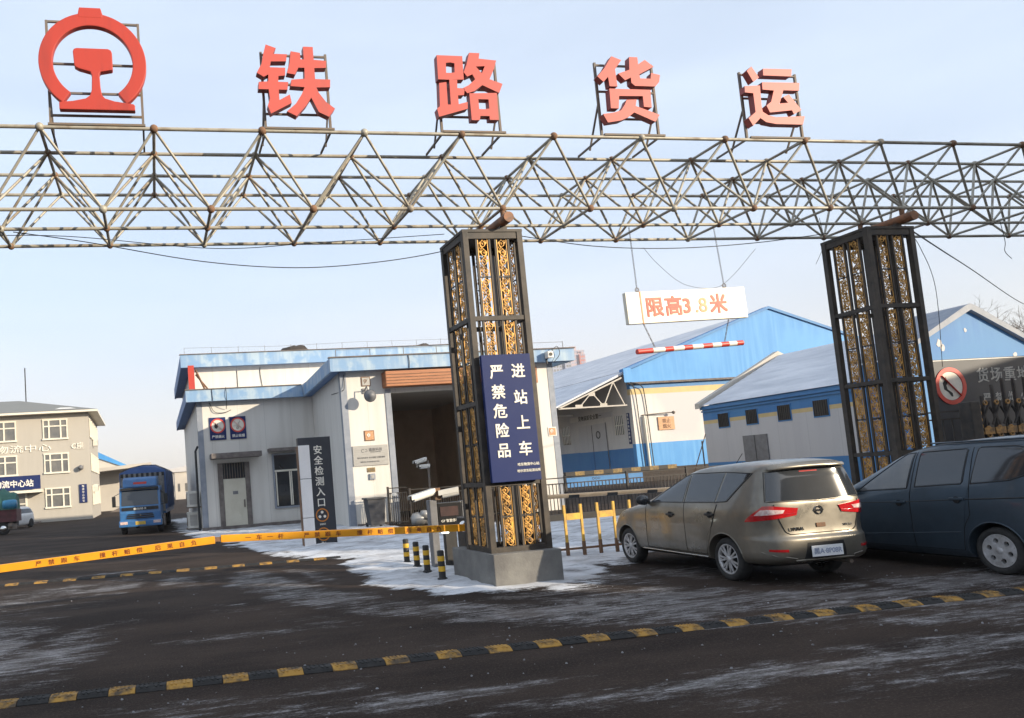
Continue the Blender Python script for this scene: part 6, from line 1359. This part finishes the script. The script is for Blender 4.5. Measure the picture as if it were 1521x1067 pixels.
br = thing('blue_barrel', 'bright blue plastic barrel lying against the green tarpaulin on the tricycle', 'barrel', (-8.1, 46.5, 1.6)); obj('barrel', MB().lathe([(.001, -8.52), (.22, -8.52), (.26, -8.4), (.27, -8.2), (.27, -7.98), (.25, -7.8), (.2, -7.76), (.001, -7.76)], (0, 46.45, 1.69), 'x', 20), 'barrel_blue', br); obj('hoop', MB().lathe([(.272, -8.22), (.285, -8.20), (.272, -8.18)], (0, 46.45, 1.69), 'x', 20).lathe([(.272, -8.0), (.285, -7.98), (.272, -7.96)], (0, 46.45, 1.69), 'x', 20), 'barrel_blue', br)
wc = thing('white_car', 'white car parked in front of the office block entrance behind the tricycle', 'car', (-9.35, 57.0, 0), rad(180-20))
S3 = Shell([(.19, .72, 2.9, -.7, 6), (.3, .80, 3.2, -.86, 5), (.6, .83, 3.25, -.9, 4.5), (.8, .82, 3.0, -.86, 4.5), (.95, .79, 2.1, -.8, 4.5), (1.05, .75, 1.75, -.74, 4.5), (1.3, .65, 1.2, -.55, 4.5), (1.42, .55, .8, -.35, 4), (1.47, .38, .4, -.1, 3.5), (1.48, .2, .2, .0, 3)])
obj('body', S3.mesh(24, 48), 'car_white', wc, local=True)
obj('windscreen', MB().grid([[Vector((x, S3.cl(z)[0]+S3.cl(z)[1]*(1-min(.999, abs(x)/S3.w(z))**S3.n(z))**(1/S3.n(z))+.01, z)) for x in [(-.86+1.72*i/10)*S3.w(z) for i in range(11)]] for z in [1.0+.34*j/5 for j in range(6)]]), 'glass_pale', wc, local=True)
for s in (-1, 1):
    obj('side_window', patch([(1.5, .99), (-.4, 1.0)], [(.95, 1.3), (-.2, 1.3)], sfn(S3, s), 10, 5, .01), 'glass', wc, local=True); obj('headlamp', patch([(s*.45, .66), (s*.72, .70)], [(s*.42, .74), (s*.70, .82)], lambda x, z, o: Vector((x, S3.cl(z)[0]+S3.cl(z)[1]*(1-min(.999, abs(x)/S3.w(z))**S3.n(z))**(1/S3.n(z))+.01+o, z)), 6, 3, .01), 'glass_pale', wc, local=True)
    for y in (0, 2.5): obj('wheel', MB().lathe([(.2, -.08), (.3, -.08), (.31, 0), (.3, .08), (.2, .08)], (s*.76, y, .31), 'x', 20), 'tyre', wc, local=True)
obj('lower_grille', MB().box(-.5, .5, 3.20, 3.27, .38, .5), 'mirror_black', wc, local=True)

# ------------------------------------------------------------------ unseen blocks behind the camera, rooflines shaped for the shade over the forecourt
def shade_block(name, lab, prof, t0, depth):
    """prof: list of (u, height); u runs along a line square to the sun, t0 metres toward the sun"""
    a = Vector((math.cos(rad(45)), math.sin(rad(45)), 0)); b = Vector((math.cos(rad(45)), -math.sin(rad(45)), 0))
    mb = MB(); poly = [(prof[0][0], -.2)]+prof+[(prof[-1][0], -.2)]; n = len(poly)
    vs = [a*u+b*t+Vector((0, 0, z)) for t in (t0, t0+depth) for u, z in poly]
    mb.add(vs, [tuple(range(n)), tuple(range(2*n-1, n-1, -1))]+[(i, (i+1) % n, n+(i+1) % n, n+i) for i in range(n)])
    t = thing(name, lab, 'building', tuple(a*((prof[0][0]+prof[-1][0])/2)+b*t0)); obj('block', mb, 'caster', t)
    wd = MB(); u = prof[0][0]+1.2
    while u < prof[-1][0]-1.5:
        h = min(interp([p[0] for p in prof], [p[1] for p in prof], u), interp([p[0] for p in prof], [p[1] for p in prof], u+1.3)); z = 1.2
        while z+1.8 < h-.4:
            wd.add([a*q+b*(t0-.03)+Vector((0, 0, w)) for q, w in ((u, z), (u+1.3, z), (u+1.3, z+1.5), (u, z+1.5))], [(0, 1, 2, 3)]); z += 3
        u += 2.6
    obj('windows', wd, 'glass', t)
shade_block('shade_caster', 'unseen grey block behind the photographer, roofline shaped to shade the forecourt', [(-30, 12.0), (2, 11.6), (7.3, 11.0), (11.15, 10.4)], 25, 9)
shade_block('low_shade_caster', 'unseen low grey block behind the photographer, letting sun through between two shade blocks', [(11.16, 8.05), (12.75, 8.05)], 25, 6)
shade_block('shade_caster', 'unseen grey block behind the photographer on the right, roof stepped to shape the shade', [(12.76, 9.1), (14.6, 9.0), (16.55, 8.7), (16.6, 21), (23.3, 21.5), (23.35, 9.9), (27.5, 9.8)], 25, 9)

# ------------------------------------------------------------------ winter haze over the yard
hz = MB().box(-900, 900, -160, 1000, -1.0, 125)
ho = obj('haze', hz, 'black'); ho['kind'] = 'stuff'
hm = bpy.data.materials.new('winter haze'); hm.use_nodes = True; hn = hm.node_tree
for n in list(hn.nodes):
    if n.type == 'BSDF_PRINCIPLED': hn.nodes.remove(n)
pv = hn.nodes.new('ShaderNodeVolumePrincipled'); pv.inputs['Density'].default_value = .0004; pv.inputs['Color'].default_value = (.97, .93, .90, 1); pv.inputs['Anisotropy'].default_value = .2
hn.links.new(pv.outputs[0], hn.nodes['Material Output'].inputs['Volume'])
ho.data.materials.clear(); ho.data.materials.append(hm)
